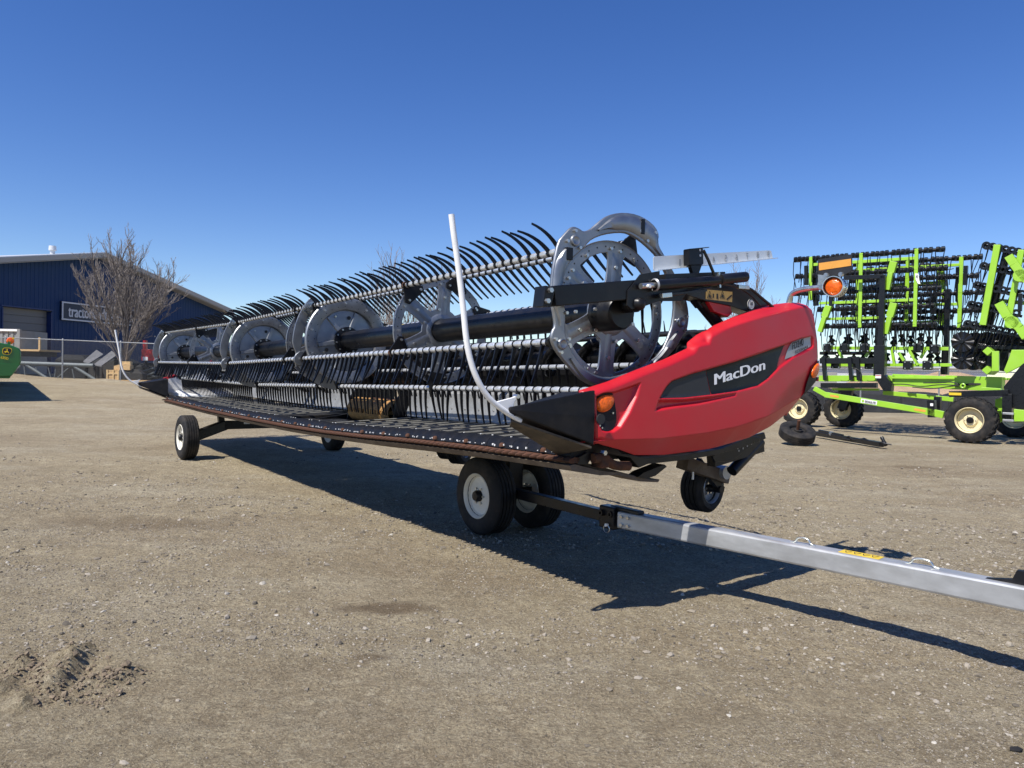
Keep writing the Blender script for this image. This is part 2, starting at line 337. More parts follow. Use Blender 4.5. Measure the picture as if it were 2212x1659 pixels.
def ground_z(X, Y):
    near = np.clip(1-(np.hypot(X, Y)-16)/10, 0, 1)
    z = gz(X, Y)+near*(.028*vnoise(X, Y, .6, 1)+.022*vnoise(X, Y*1.6, 1.7, 2)+.014*vnoise(X, Y, 6, 3)+.010*vnoise(X, Y, 14, 4)+.009*vnoise(X, Y, 30, 5))
    tr = vnoise(X*.25, Y*1.3, 1.6, 9); z = z+near*.02*tr
    for a, b, h, w in RIDGES:
        d = segd(X, Y, a, b); e = (b-a)/np.linalg.norm(b-a); sg = (X-a[0])*e[1]-(Y-a[1])*e[0]           # steep on the right-hand side
        z = z+h*np.exp(-(d/np.where(sg > 0, w*.35, w))**2)*np.clip(.75+1.0*vnoise(X, Y, 9, 13)+.9*vnoise(X, Y, 22, 6)+.7*vnoise(X, Y, 40, 8), 0, 2)
    s_ = (X-TRK[0][0])*TRD[0]+(Y-TRK[0][1])*TRD[1]; o_ = (X-TRK[0][0])*TRD[1]-(Y-TRK[0][1])*TRD[0]
    z = z+.009*np.sin(s_*2*np.pi/.105+o_*14)*np.exp(-(o_/.14)**4)*np.clip((s_+.2)*3, 0, 1)*np.clip((TRL-s_)*3, 0, 1)*(.6+.8*vnoise(X, Y, 2, 17))
    z = z-.025*np.exp(-(segd(X, Y, *RUT)/.04)**2)
    return z
def axis_pts(lo, hi, step, far_lo, far_hi):
    a = list(np.arange(lo, hi+1e-6, step)); s = step
    while a[-1] < far_hi: s *= 1.22; a.append(a[-1]+s)
    s = step; b = []; p = lo
    while p > far_lo: s *= 1.22; p -= s; b.append(p)
    return np.array(b[::-1]+a)
gx = axis_pts(-5.5, 6.5, .026, -900, 900); gy = axis_pts(1.9, 12.0, .028, -300, 2500)
GX, GY = np.meshgrid(gx, gy); GZ = ground_z(GX, GY)
far = np.clip((np.hypot(GX, GY)-400)/1500, 0, 1); GZ = GZ-far*3
me = bpy.data.meshes.new('ground'); nx, ny = len(gx), len(gy)
me.vertices.add(nx*ny); me.vertices.foreach_set('co', np.stack([GX, GY, GZ], -1).astype(np.float32).ravel())
idx = np.arange(nx*ny).reshape(ny, nx); q = np.stack([idx[:-1, :-1], idx[:-1, 1:], idx[1:, 1:], idx[1:, :-1]], -1).reshape(-1, 4)
me.loops.add(q.size); me.loops.foreach_set('vertex_index', q.ravel().astype(np.int32)); me.polygons.add(len(q))
me.polygons.foreach_set('loop_start', np.arange(0, q.size, 4, dtype=np.int32)); me.polygons.foreach_set('use_smooth', np.ones(len(q), bool))
me.materials.append(MT['gravel']); me.update(); me.validate()
link('ground', me, kind='structure')
# ---- loose stones and clods
ICO_V = []; t = (1+5**.5)/2
for a in (-1, 1):
    for b in (-t, t): ICO_V += [(0, a, b), (a, b, 0), (b, 0, a)]
ICO_V = np.array(ICO_V, float)/math.hypot(1, t)
def _hull(V):
    bm = bmesh.new(); vs = [bm.verts.new(p) for p in V]; bmesh.ops.convex_hull(bm, input=vs); bm.verts.index_update(); bm.verts.ensure_lookup_table()
    fs = [[v.index for v in f.verts] for f in bm.faces]; vv = np.array([v.co[:] for v in bm.verts]); bm.free(); return vv, np.array(fs)
ICO_V, ICO_F = _hull(ICO_V)
def scatter(name, pos, size, mat, flat=.6):
    n = len(pos); k = len(ICO_V); v = ICO_V[None]*rng.uniform(.6, 1.25, (n, k, 1)); v = v*np.stack([size*rng.uniform(.8, 1.5, n), size*rng.uniform(.7, 1.1, n), size*rng.uniform(.5, .9, n)*flat/.6], -1)[:, None]
    a = rng.uniform(0, 6.28, n); c, s = np.cos(a)[:, None], np.sin(a)[:, None]; x = v[..., 0]*c-v[..., 1]*s; y = v[..., 0]*s+v[..., 1]*c
    P = np.stack([x, y, v[..., 2]], -1)+pos[:, None]; fs = (ICO_F[None]+(np.arange(n)*k)[:, None, None]).reshape(-1, 3)
    me = bpy.data.meshes.new(name); me.from_pydata(P.reshape(-1, 3).tolist(), [], fs.tolist()); me.materials.append(MT[mat]); me.update()
    o = link(name, me, kind='stuff'); return o
N = 62000; yy = 2.1*(16/2.1)**rng.random(N); xx = yy*rng.uniform(-.8, .8, N)
pn = vnoise(xx*.45, yy*1.2, 1.0, 11)+.6*vnoise(xx, yy, 2.6, 12); keep = rng.random(N) < np.clip(.16+2.4*pn, .03, 1); xx, yy = xx[keep], yy[keep]
sz = np.exp(rng.normal(math.log(.0043), .55, len(xx)))*np.clip(yy/4, .8, 1.7); sz = np.clip(sz, .002, .024)
o = scatter('gravel_stones', np.stack([xx, yy, ground_z(xx, yy)+sz*.15], -1), sz, 'stones'); o['label'] = 'loose pale gravel scattered over the dirt yard'; o['category'] = 'gravel'
OCT_V, OCT_F = _hull(np.array([(1, 0, 0), (-1, 0, 0), (0, 1, 0), (0, -1, 0), (0, 0, 1), (0, 0, -1)], float))
_sv = ICO_V, ICO_F; ICO_V, ICO_F = OCT_V, OCT_F
N = 150000; yy = 2.1*(10/2.1)**rng.random(N); xx = yy*rng.uniform(-.8, .8, N); pn = vnoise(xx*.6, yy*1.2, 1.4, 15)+.5*vnoise(xx, yy, 4, 16); keep = rng.random(N) < np.clip(.4+1.8*pn, .1, 1); xx, yy = xx[keep], yy[keep]
sz = np.clip(np.exp(rng.normal(math.log(.0032), .38, len(xx)))*np.clip(yy/4, .8, 1.6), .0012, .009)
o = scatter('grit', np.stack([xx, yy, ground_z(xx, yy)+sz*.2], -1), sz, 'stones'); o['label'] = 'fine grit strewn over the dirt yard'; o['category'] = 'grit'
ICO_V, ICO_F = _sv
cp = []; cs = []
for a, b, h, w in RIDGES:
    n = int(300*np.linalg.norm(b-a)/.5); t_ = rng.random(n); p = a+(b-a)*t_[:, None]+rng.normal(0, w*.6, (n, 2)); cp.append(p); cs.append(np.exp(rng.normal(math.log(.0052), .5, n)))
cp = np.concatenate(cp); cs = np.clip(np.concatenate(cs), .0025, .018)
o = scatter('soil_clods', np.column_stack([cp, ground_z(cp[:, 0], cp[:, 1])+cs*.2]), cs, 'soil_dark', .7); o['label'] = 'crumbly dark soil clods thrown up in tyre ruts'; o['category'] = 'soil'
# ================================================================== BLUE SHOP BUILDING
BANG = math.atan2(-.961, -.276); BF = Frame((-25.6, 65, .9), BANG)
bp = lambda z, x, y, c=0.: BF.Y(z(x, y), c)
ZE = bp(Z4, 1900, 820)[2]; rd = bp(Z4, 850, 350); XR, ZR = rd[0], rd[2]; BL = XR*2
def wt(x): return ZE+(ZR-ZE)*(x/XR if x < XR else (BL-x)/(BL-XR))
bld = thing('shop_building', 'dark blue metal clad shop building with shallow gable roof and grey overhead door', 'building', BF.o, BANG)
d0 = bp(Z4, 445, 830, -.02)[0]; d1 = bp(Z4, 20, 790)[0]; dz = bp(Z4, 445, 828)[2]
mb = MB(); xs = []; x = 0.
while x < BL: xs += [(x, 0), (x+.20, 0), (x+.225, .022), (x+.275, .022)]; x += .30
xs.append((BL, 0))
def wallstrip(mb, xs, zb):
    for (a, ya), (b, yb) in zip(xs[:-1], xs[1:]):
        z0 = zb(.5*(a+b)); mb.add([(a, ya, z0), (b, yb, z0), (b, yb, wt(b)), (a, ya, wt(a))], [(0, 1, 2, 3)])
wallstrip(mb, xs, lambda x: dz if d0 < x < d1 else -.3)
mb.build('wall', MT['building_blue'], bld)
mb = MB(); mb.add([(0, 0, -.3), (0, -45, -.3), (0, -45, ZE), (0, 0, ZE)], [(0, 1, 2, 3)]); mb.add([(BL, 0, -.3), (BL, -45, -.3), (BL, -45, wt(BL)), (BL, 0, wt(BL))], [(0, 1, 2, 3)]); mb.add([(0, -45, -.3), (BL, -45, -.3), (BL, -45, ZE), (XR, -45, ZR), (0, -45, ZE)], [(0, 1, 2, 3, 4)]); mb.build('side_wall', MT['building_blue'], bld)
mb = MB(); mb.box(((d0), -.2, dz/2-.1), (.08, .5, dz)); mb.box(((d1), -.2, dz/2-.1), (.08, .5, dz)); mb.box(((d0+d1)/2, -.2, dz+.04), (d1-d0+.16, .5, .08)); mb.build('door_reveal', MT['trim_blue'], bld)
dr = MB().box(((d0+d1)/2, -.40, dz/2), (d1-d0, .04, dz)).build('overhead_door', MT['door_grey'], bld)
npan = 9
for i in range(npan):
    z0 = dz*i/npan; MB().box(((d0+d1)/2, -.36, z0+dz/npan/2), (d1-d0-.1, .05, dz/npan-.03)).build('door_panel', MT['door_grey'], dr, bevel=.01)
rf = None
mb = MB()
for (xa, za, xb, zb) in ((-.6, ZE-.6*(ZR-ZE)/XR, XR, ZR), (XR, ZR, BL+.6, wt(BL)-.6*(ZR-ZE)/(BL-XR))):
    mb.prism([(xa, .75, za+.14), (xb, .75, zb+.14), (xb, .75, zb+.26), (xa, .75, za+.26)], (0, -46.5, 0))
rf = mb.build('roof', MT['roof_metal'], bld)
mb = MB()
for (xa, za, xb, zb) in ((-.62, ZE-.6*(ZR-ZE)/XR, XR, ZR), (XR, ZR, BL+.62, wt(BL)-.6*(ZR-ZE)/(BL-XR))):
    mb.prism([(xa, .76, za-.10), (xb, .76, zb-.10), (xb, .76, zb+.20), (xa, .76, za+.20)], (0, .05, 0)); mb.prism([(xa, 0, za-.16), (xb, 0, zb-.16), (xb, 0, zb-.12), (xa, 0, za-.12)], (0, .76, 0))
mb.build('fascia', MT['fascia_grey'], bld)
mb = MB(); mb.path([(-.7, .8, ZE-.25), (-.7, -45, ZE-.25)], .12, 8); mb.build('gutter', MT['fascia_grey'], bld)
MB().box((.08, .06, ZE/2-.2), (.22, .12, ZE)).build('corner_trim', MT['trim_blue'], bld)
for (px, py0, py1, yb) in ((458, 350, 262, -1.5), (1045, 440, 380, -1.2), (1467, 610, 570, -1.2)):
    a = bp(Z4, px, py0, yb); b = bp(Z4, px, py1, yb); mb = MB(); mb.cyl((b[0], yb, a[2]-.8), (b[0], yb, b[2]-.15), .15, n=12); mb.cyl((b[0], yb, b[2]-.3), (b[0], yb, b[2]), .25, .22, n=12); mb.build('roof_vent', MT['roof_metal'], bld, smooth=40)
s0 = bp(Z4, 538, 742, .18); s1 = bp(Z4, 538, 906, .18); s2 = bp(Z4, 1190, 800, .18)
sgn = MB().box(((s0[0]+s2[0])/2, .10, (s0[2]+s1[2])/2), (s0[0]-s2[0], .14, s0[2]-s1[2])).build('sign', MT['sign_navy'], bld, label='dark sign board with a pale border and pale lettering')
mb = MB(); W_ = s0[0]-s2[0]; H_ = s0[2]-s1[2]; xc = (s0[0]+s2[0])/2; zm = (s0[2]+s1[2])/2
for dz_ in (-1, 1): mb.box((xc, .19, zm+dz_*(H_/2-.06)), (W_, .05, .09))
for dx_ in (-1, 1): mb.box((xc+dx_*(W_/2-.06), .19, zm), (.09, .05, H_-.18))
mb.build('sign_border', MT['sign_white'], sgn)
lw = s0[0]-.5-(s2[0]+.3); tx = text_fit('tractorlandtrailers.ca', lw, H_*.62, bold=.02)
MB().put(tx, lambda x, y, z: (s0[0]-.5-x, .19+z, s1[2]+H_*.2+y)).build('sign_letters', MT['sign_white'], sgn)
# ================================================================== CHAIN-LINK FENCE
fd = np.array([.9908, -.1350]); fo = np.array([-21.95, 36.15])
def fpt(s): return fo+fd*s
FH = 1.98
fence = thing('chain_link_fence', 'galvanised chain-link fence with top rail along the back of the yard', 'fence', (0, 0, 0))
S0, S1 = -9.2, 52.0; post = MB().cyl((0, 0, -.2), (0, 0, FH+.02), .034, n=10).cyl((0, 0, FH+.02), (0, 0, FH+.08), .042, .02, n=10).mesh('post', MT['fence_galv'], 40)
s = -3.08*2; posts = []
while s < S1: p = fpt(s); link('post', post, fence, loc=(p[0], p[1], float(gz(p[0], p[1])))); posts.append(s); s += 3.08
def ftop(s): p = fpt(s); return np.array([p[0], p[1], float(gz(p[0], p[1]))+FH])
mb = MB(); mb.path([ftop(s) for s in np.arange(S0, S1, 3.08)], .024, 8); mb.build('top_rail', MT['fence_galv'], fence, smooth=50)
mb = MB(); st = .064; hh = FH+.05; n_ = int((S1-S0)/st)
for i in range(n_):
    a = S0+i*st
    for sg in (-1, 1):
        p0 = fpt(a); p1 = fpt(a+sg*hh*.62); z0 = float(gz(p0[0], p0[1])); z1 = float(gz(p1[0], p1[1]))+hh
        mb.path([(p0[0], p0[1]-.035, z0), (p1[0], p1[1]-.035, z1)], .0026, 3, False)
mb.build('wire_mesh', MT['fence_wire'], fence, kind='stuff')
# ================================================================== BARE TREES
def bare_tree(name, label, base, H, spread, n_main, seed, mat, trunk_h=.14, r0=.13, lv=3, lean=1.0, group=None, kids=(8, 7, 5), minr=.006):
    R = random.Random(seed); t = thing(name, label, 'tree', base, 0, group); tr = MB(); cr = MB()
    def rv(): return np.array([R.gauss(0, 1), R.gauss(0, 1), R.gauss(0, 1)])
    def grow(p, d, L, r, lev):
        pts = [p]; k = 5 if lev < 2 else 3; dd = d.copy()
        for i in range(k):
            dd = unit(dd+rv()*(.10 if lev < 2 else .16)+np.array([0, 0, .10 if lev else .05])); pts.append(pts[-1]+dd*L/k)
        rs = [max(minr, r*(1-.75*i/k)) for i in range(k+1)]; cr.path(pts, rs, 5 if lev < 2 else 3, False)
        if lev >= lv: return
        nk = kids[min(lev, len(kids)-1)]
        for i in range(nk):
            f = .22+.76*(i+R.random()*.6)/nk; j = min(int(f*k), k-1); q = pts[j]+(pts[j+1]-pts[j])*(f*k-j)
            ax = unit(np.cross(dd, rv())); ang = R.uniform(.35, .68); nd = unit(dd*math.cos(ang)+ax*math.sin(ang)); nd = unit(nd+np.array([0, 0, .22]))
            grow(q, nd, L*R.uniform(.36, .56)*(1-.40*f), r*.5, lev+1)
    th = H*trunk_h; tp = [np.array([0, 0, -.2]), np.array([.02, .01, th*.5]), np.array([0, .02, th]), np.array([.05, 0, th*1.9]), np.array([.02, .05, H*.55])]
    tr.path(tp, [r0*1.25, r0, r0*.95, r0*.7, r0*.3], 9)
    for i in range(n_main):
        f = (i+.5)/n_main; a = i*2.4+R.random(); tilt = (.10+1.05*f**.75)*lean; z0 = th*(1.6-1.0*f) if i else th*1.8
        d = np.array([math.cos(a)*math.sin(tilt), math.sin(a)*math.sin(tilt), math.cos(tilt)])
        grow(np.array([0, 0, max(z0, th*.6)]), d, (H-z0)*(.88-.30*f)*(1 if f < .5 else spread), r0*(.55-.22*f), 0)
    tr.build('trunk', mat, t, smooth=50); cr.build('crown', mat, t, smooth=60); return t
b = at(Z4(1090, 1330), 38.6); bare_tree('bare_tree', 'bare twiggy broad tree standing behind the fence in front of the blue building', (b[0], 38.6, float(gz(b[0], 38.6))), 7.5, 1.0, 18, 5, MT['bark'], .13, .12, 3, .60, kids=(10, 8, 4), minr=.0055)
for px, py, dep, H, sd, lb in ((880, 548, 72, 13.0, 11, 'tall bare tree rising behind the silver header reel'), (1612, 572, 66, 11.6, 12, 'tall bare tree rising behind the red end shield beside the white scale plate'), (1655, 640, 75, 9.5, 13, 'shorter bare tree rising behind the red end shield'), (845, 640, 80, 10, 14, 'shorter bare tree glimpsed through the spoked reel discs')):
    b = at((px, 815), dep); bare_tree('bare_tree', lb, (b[0], dep, float(gz(b[0], dep))-.1), H, .8, 12, sd, MT['bark_far'], .12, .14, 2, .62, kids=(11, 7), minr=.012)
# ================================================================== THINGS BEHIND THE FENCE, LEFT
def P(z, x, y, d): return at(z(x, y), d)
# shipping container
c0 = P(Y6, 255, 145, 41.5); zt = c0[2]; g = float(gz(c0[0], 41.5)); ct = thing('shipping_container', 'weathered white shipping container behind the fence by the overhead door', 'container', (c0[0], 41.5, g), 0)
hh = zt-g; mb = MB(); n_ = 40
for i in range(n_):
    x0 = -6.0*i/n_-.1; x1 = -6.0*(i+1)/n_-.1; y = 0.04 if i % 2 else 0.0
    mb.add([(x0, y, .1), (x1, y, .1), (x1, y, hh-.12), (x0, y, hh-.12)], [(0, 1, 2, 3)]); mb.add([(x1, 0, .1), (x1, .04, .1), (x1, .04, hh-.12), (x1, 0, hh-.12)], [(0, 1, 2, 3)])
mb.box((-3.05, 1.25, hh/2), (6.1, 2.3, hh-.15)); mb.build('body', MT['container_white'], ct)
mb = MB()
for x in (-.06, -6.1): mb.box((x, -.01, hh/2), (.16, .16, hh))
mb.box((-3.1, -.02, .08), (6.1, .12, .16)); mb.build('frame', MT['container_white'], ct)
MB().box((-3.1, -.03, hh-.07), (6.0, .10, .12)).build('top_rail', MT['white_paint'], ct)
# steel truss stand
tt = thing('steel_truss', 'galvanised tube truss lying behind the fence, long pipe on splayed legs', 'truss')
def tp(x, y, dd=0): return P(Y6, x, y, 38.2+dd)
for (a, b_, r) in (((255, 568), (1165, 600), .11), ((330, 590), (620, 780), .08), ((930, 615), (1185, 775), .08), ((300, 590), (322, 778), .035), ((600, 620), (640, 775), .03), ((690, 640), (680, 775), .025), ((870, 615), (690, 770), .03), ((900, 640), (930, 785), .03), ((440, 590), (470, 700), .03), ((255, 600), (180, 680), .04)):
    MB().cyl(tp(*a), tp(*b_), r, n=8).build('tube', MT['truss_galv'], tt, smooth=50)
# low lean-to with two roof panels
lt = thing('lean_to_shelter', 'dark low lean-to shelter with two sloping shingled roof panels', 'shelter')
for pts, d in (([(1165, 598), (1262, 613), (1455, 478), (1390, 428)], (38.3, 38.1, 39.6, 39.8)), ([(1035, 556), (1105, 585), (1285, 470), (1200, 415)], (39.2, 39.0, 40.4, 40.6))):
    MB().prism([P(Y6, x, y, dd) for (x, y), dd in zip(pts, d)], (0, 0, .06)).build('roof_panel', MT['shingle'], lt)
a = P(Y6, 1260, 620, 38.15); b = P(Y6, 1440, 500, 39.5); g = float(gz(a[0], 38))
for q in (a, P(Y6, 1180, 612, 38.3), b): MB().beam((q[0], q[1], g), (q[0], q[1], q[2]), .1, .1).build('post', MT['dark_wood'], lt)
MB().prism([(a[0]-1.6, 39.9, g), (b[0], 39.7, g), (b[0], 39.7, b[2]-.1), (a[0]-1.6, 39.9, a[2])], (0, .05, 0)).build('wall', MT['dark_wood'], lt)
# crate
c = [P(Y6, 1325, 650, 37.6), P(Y6, 1515, 650, 37.9)]; g = float(gz(c[0][0], 37.6)); top = c[0][2]; W_ = c[1][0]-c[0][0]
cr = thing('wooden_crate', 'pale wooden crate with battens standing behind the fence', 'crate', (c[0][0], 37.6, g), .08); h = top-g
nb = 6
for i in range(nb): MB().box((W_/2, .02, h*(i+.5)/nb), (W_, .02, h/nb-.008)).build('board', MT['crate_wood'], cr)
MB().box((W_/2, .55, h/2), (W_-.02, 1.0, h-.02)).build('body', MT['crate_wood'], cr)
for (x, z, w, hh_) in ((.04, h/2, .08, h), (W_-.04, h/2, .08, h), (W_*.55, h/2, .07, h), (W_/2, h*.68, W_, .08), (W_/2, .05, W_, .09)): MB().box((x, -.005 if w > hh_ else -.01, z), (w, .03, hh_)).build('batten', MT['crate_batten'], cr, bevel=.004)
for (x, z, s_, lb) in ((.45, .1, .28, 'small pale wooden block lying on the crate lid'), (.85, .16, .36, 'larger pale wooden block lying on the crate lid')):
    MB().box((0, 0, s_*.35), (s_*1.4, s_, s_*.7)).prism([(-s_*.7, -s_/2, s_*.7), (s_*.7, -s_/2, s_*.7), (s_*.2, -s_/2, s_*.95)], (0, s_, 0)).build('wooden_block', MT['crate_wood'], bevel=.01)
    o = bpy.data.objects[-1] if False else COL.objects[-1]; tag(o, lb, 'wood block', 'blocks on the crate'); o.location = (c[0][0]+x, 37.95, top)
# pallet load to the right of the post
q = P(Y6, 1655, 700, 38.2); g = float(gz(q[0], 38.2)); pl = thing('pallet_load', 'dark wrapped pallet load with a pale block on top behind the fence post', 'pallet load', (q[0], 38.2, g), .2)
MB().loft([[(-.6, -.4, .12), (.6, -.4, .12), (.6, .4, .12), (-.6, .4, .12)], [(-.58, -.38, .5), (.55, -.38, .45), (.55, .38, .45), (-.58, .38, .5)], [(-.4, -.25, .72), (.3, -.25, .66), (.3, .25, .66), (-.4, .25, .72)]]).build('load', MT['dark_wood'], pl, bevel=.04)
MB().box((0, 0, .06), (1.6, .9, .12)).build('pallet', MT['crate_wood'], pl); MB().box((-.3, -.1, .88), (.5, .4, .36)).build('block', MT['crate_batten'], pl, bevel=.01)
# red implement frame
q = P(Y6, 1930, 470, 40.5); g = float(gz(q[0], 40.5)); rm = thing('red_implement', 'small red steel implement frame with white patch parked behind the fence', 'implement', (q[0], 40.5, g), 0); z = q[2]-g
MB().box((0, 0, z), (1.35, .3, .62)).build('box_frame', MT['red_paint'], rm, bevel=.02); MB().box((-.55, 0, z+.55), (.16, .2, .5)).build('mast', MT['red_paint'], rm)
for x in (-.5, .5): MB().beam((x, 0, 0), (x, 0, z-.3), .1, .1).build('leg', MT['dark_wood'], rm)
MB().box((-.45, -.17, z-.2), (.28, .02, .2)).build('plate', MT['white_paint'], rm)
# dark flatbed frame
q = P(Y6, 500, 410, 40); g = float(gz(q[0], 40)); fb = thing('flat_deck', 'dark flat deck trailer with a timber edge parked behind the fence', 'trailer', (q[0], 40, g)); z = q[2]-g
MB().box((-2.6, .9, z), (5.2, 1.8, .1)).build('deck', MT['crate_wood'], fb); MB().box((-.03, .0, z+.35), (.09, .09, .7)).build('stake', MT['crate_wood'], fb); MB().box((-2.6, .9, z-.2), (5.0, 1.5, .25)).build('frame', MT['dark_wood'], fb)
wm = MB().lathe([(.12, -.1), (.33, -.1), (.36, -.06), (.36, .06), (.33, .1), (.12, .1)], (0, 0, 0), (0, 1, 0), 20, True).mesh('wheel', MT['rubber'], 40)
for x in (-1.8, -2.6): link('wheel', wm, fb, loc=(x, .25, .36))
# scrap timber heap to the right
mb = MB(); q = P(Y6, 1800, 640, 39.5); g = float(gz(q[0], 39.5)); ht = thing('timber_heap', 'dark heap of scrap timber lying behind the fence', 'timber', (q[0], 39.5, g))
R = random.Random(3)
for i in range(26):
    x = R.uniform(-1.2, 3.5); z = R.uniform(.05, 1.0)*(1-abs(x-1)/4); a = R.uniform(-.35, .35); L_ = R.uniform(1, 2.4)
    MB().beam((x-L_/2, R.uniform(-.5, .5), z-a*L_/2), (x+L_/2, R.uniform(-.5, .5), max(.05, z+a*L_/2)), .14, .07).build('plank', MT['dark_wood'] if i % 6 else MT['truss_galv'], ht)
# made-up dark rows behind the fence, in place of shade and dark machines
def standin_row(label, x0, x1, y, hmax, seed):
    R = random.Random(seed); t = thing('dark_standin', label, 'stack', (x0, y, float(gz((x0+x1)/2, y)))); x = 0.
    while x < x1-x0:
        w = R.uniform(1.5, 3.2); h = hmax*R.uniform(.7, 1.0); d = R.uniform(1.2, 1.8)
        MB().loft([[(x, 0, -.2), (x+w, 0, -.2), (x+w, d, -.2), (x, d, -.2)], [(x+.03, .03, h*.8), (x+w-.03, .03, h*.82), (x+w-.03, d, h*.8), (x+.03, d, h*.8)], [(x+w*.2, .3, h), (x+w*.8, .3, h*.97), (x+w*.8, d-.3, h), (x+w*.2, d-.3, h)]]).build('standin_block', MT['standin_dark'], t, bevel=.05); x += w+R.uniform(.0, .3)
standin_row('long added dark row standing in for shade and machinery behind the fence below the blue building', -25, -12, 40.4, 1.5, 1); standin_row('low added dark row standing in for dark ground and vehicles behind the fence beyond the lime green implement', 10, 24, 35.5, 1.25, 2)
# soil bank along the fence foot
mb = MB(); S = np.arange(S0, S1, .35); rows = []
for k, (off, hgt) in enumerate(((-1.3, -.02), (-.7, .07), (-.1, .16), (.5, .10), (1.2, -.03))):
    r_ = []
    for i, s in enumerate(S): p = fpt(s); x, y = p[0]+.135*off, p[1]+off; w = 1 if s < 22 else .5; r_.append((x, y+.2*vnoise(np.array(s), np.array(k*3.), .7, 21), float(gz(x, y))+(hgt*(1+1.2*float(vnoise(np.array(s), np.array(k*1.), .8, 22)))*w if 0 < k < 4 else hgt)))
    rows.append(r_)
nS = len(S); mb.add([p for r_ in rows for p in r_], [(k*nS+i, k*nS+i+1, (k+1)*nS+i+1, (k+1)*nS+i) for k in range(4) for i in range(nS-1)]); mb.build('terrain', MT['gravel'], None, smooth=180, kind='structure')
# ================================================================== THINGS BEHIND THE FENCE, RIGHT
q = P(Y2, 640, 150, 58); wb = thing('storage_shed', 'long low white shed far beyond the fence', 'shed', (q[0]-12, 58, 0)); h = P(Y2, 640, 95, 58)[2]
MB().box((8, 3, h/2), (30, 6, h)).build('wall', MT['far_white'], wb); MB().prism([(-7.3, -.3, h), (23.3, -.3, h), (23.3, 3, h+.5), (-7.3, 3, h+.5)], (0, 0, .08)).build('roof', MT['roof_metal'], wb)
for i in range(6): MB().box((-3+i*4.3, -.03, h*.42), (2.6, .06, h*.8)).build('door', MT['fascia_grey'], wb)
MB().box((5, -.05, h*.86), (1.2, .03, .25)).build('sign', MT['red_paint'], wb)
mb = MB(); a = P(Y2, 1560, 150, 52); pile = []; nx_, ny_ = 60, 14
for j in range(ny_):
    for i in range(nx_):
        u = i/(nx_-1); v = j/(ny_-1); x = a[0]-10+26*u; y = 50+7*v; hh_ = math.sin(math.pi*v)**.8*(math.sin(math.pi*u)**.5)*(2.15+.9*float(vnoise(np.array(x), np.array(y), .35, 31))+.3*float(vnoise(np.array(x), np.array(y), 1.3, 32))); pile.append((x, y, hh_-.05))
mb.add(pile, [(j*nx_+i, j*nx_+i+1, (j+1)*nx_+i+1, (j+1)*nx_+i) for j in range(ny_-1) for i in range(nx_-1)])
tag(mb.build('dirt_pile', MT['tan_soil'], None, smooth=180), 'long tan dirt pile behind the fence beyond the lime green implement', 'dirt pile')
# ================================================================== RED DRAPER HEADER ON ITS TRANSPORT
HANG = math.radians(35.2); HF = Frame((.02, 3.95, 0), HANG)
hdr = thing('draper_header', 'long red-ended grain header with a black tined reel, resting on its road wheels', 'header', HF.o, HANG)
HY = lambda z, x, y, c: HF.Y(z(x, y), c)
def rdz(y): return float(np.interp(y, [0, 4.9, 8.0, 13], [0, -.09, -.145, -.12]))
def rdx(y): return -.012*y
def zcut(y): return float(np.interp(y, [0, 1.2, 2.3, 3.1, 4.1, 5.3, 7, 9.2, 11, 12.6], [1.02, .995, .957, .922, .890, .869, .857, .854, .865, .880]))
def poly_xz(z, pts, c=0.): return [(lambda q: (q[0], q[2]))(HF.Y(z(*p), c)) for p in pts]
def sdpoly(P_, X, Z_):
    P_ = np.array(P_); n = len(P_); d = np.full(X.shape, 1e9); ins = np.zeros(X.shape, bool)
    for i in range(n):
        a, b = P_[i], P_[(i+1) % n]; e = b-a; wx, wz = X-a[0], Z_-a[1]; t = np.clip((wx*e[0]+wz*e[1])/(e@e+1e-12), 0, 1)
        d = np.minimum(d, np.hypot(wx-t*e[0], wz-t*e[1])); c = (a[1] > Z_) != (b[1] > Z_); xi = (b[0]-a[0])*(Z_-a[1])/(b[1]-a[1]+1e-12)+a[0]; ins ^= c & (X < xi)
    return np.where(ins, -d, d)
# ---- shield outline (side view, x rearward, z up)
TOP = poly_xz(Z1, [(520, 1290), (700, 1228), (880, 1150), (1060, 1080), (1215, 1006), (1243, 962), (1300, 916), (1420, 850), (1560, 790), (1700, 738), (1850, 706), (1960, 693), (2020, 698), (2062, 730), (2082, 790)])
BACK = poly_xz(Z1, [(2090, 860), (2106, 960), (2108, 1070), (2085, 1200), (2050, 1320), (1960, 1470)])
BOT = poly_xz(PX, [(1725, 893), (1690, 925), (1640, 948), (1550, 972), (1450, 985), (1385, 985), (1345, 972), (1305, 962), (1283, 955)])
OUT = TOP+BACK+BOT
CRZ = poly_xz(Z6, [(1080, 655), (1250, 645), (1500, 638), (1800, 600), (2000, 560), (2200, 495)])+poly_xz(Z1, [(1960, 1330), (2090, 1200)])
PANEL = poly_xz(Z1, [(985, 1345), (1010, 1300), (1040, 1252), (1075, 1218), (1200, 1172), (1500, 1088), (1850, 975), (1960, 937), (2035, 922), (2048, 935), (2052, 990), (2040, 1008), (1900, 1070), (1800, 1140), (1720, 1215), (1650, 1262), (1500, 1298), (1330, 1322), (1150, 1342)])
WEDGE = poly_xz(Z1, [(955, 1432), (985, 1345), (1150, 1342), (1330, 1322), (1500, 1298), (1490, 1330), (1250, 1385), (1100, 1405)])
POCK = poly_xz(Z1, [(590, 1325), (640, 1300), (700, 1296), (875, 1232), (850, 1330), (800, 1440), (740, 1540), (690, 1572), (625, 1568), (590, 1500)])
SWEEP = poly_xz(Z1, [(1700, 1450), (1760, 1340), (1870, 1210), (1990, 1135), (2110, 1090), (2300, 1090), (2300, 1500), (1900, 1560)])
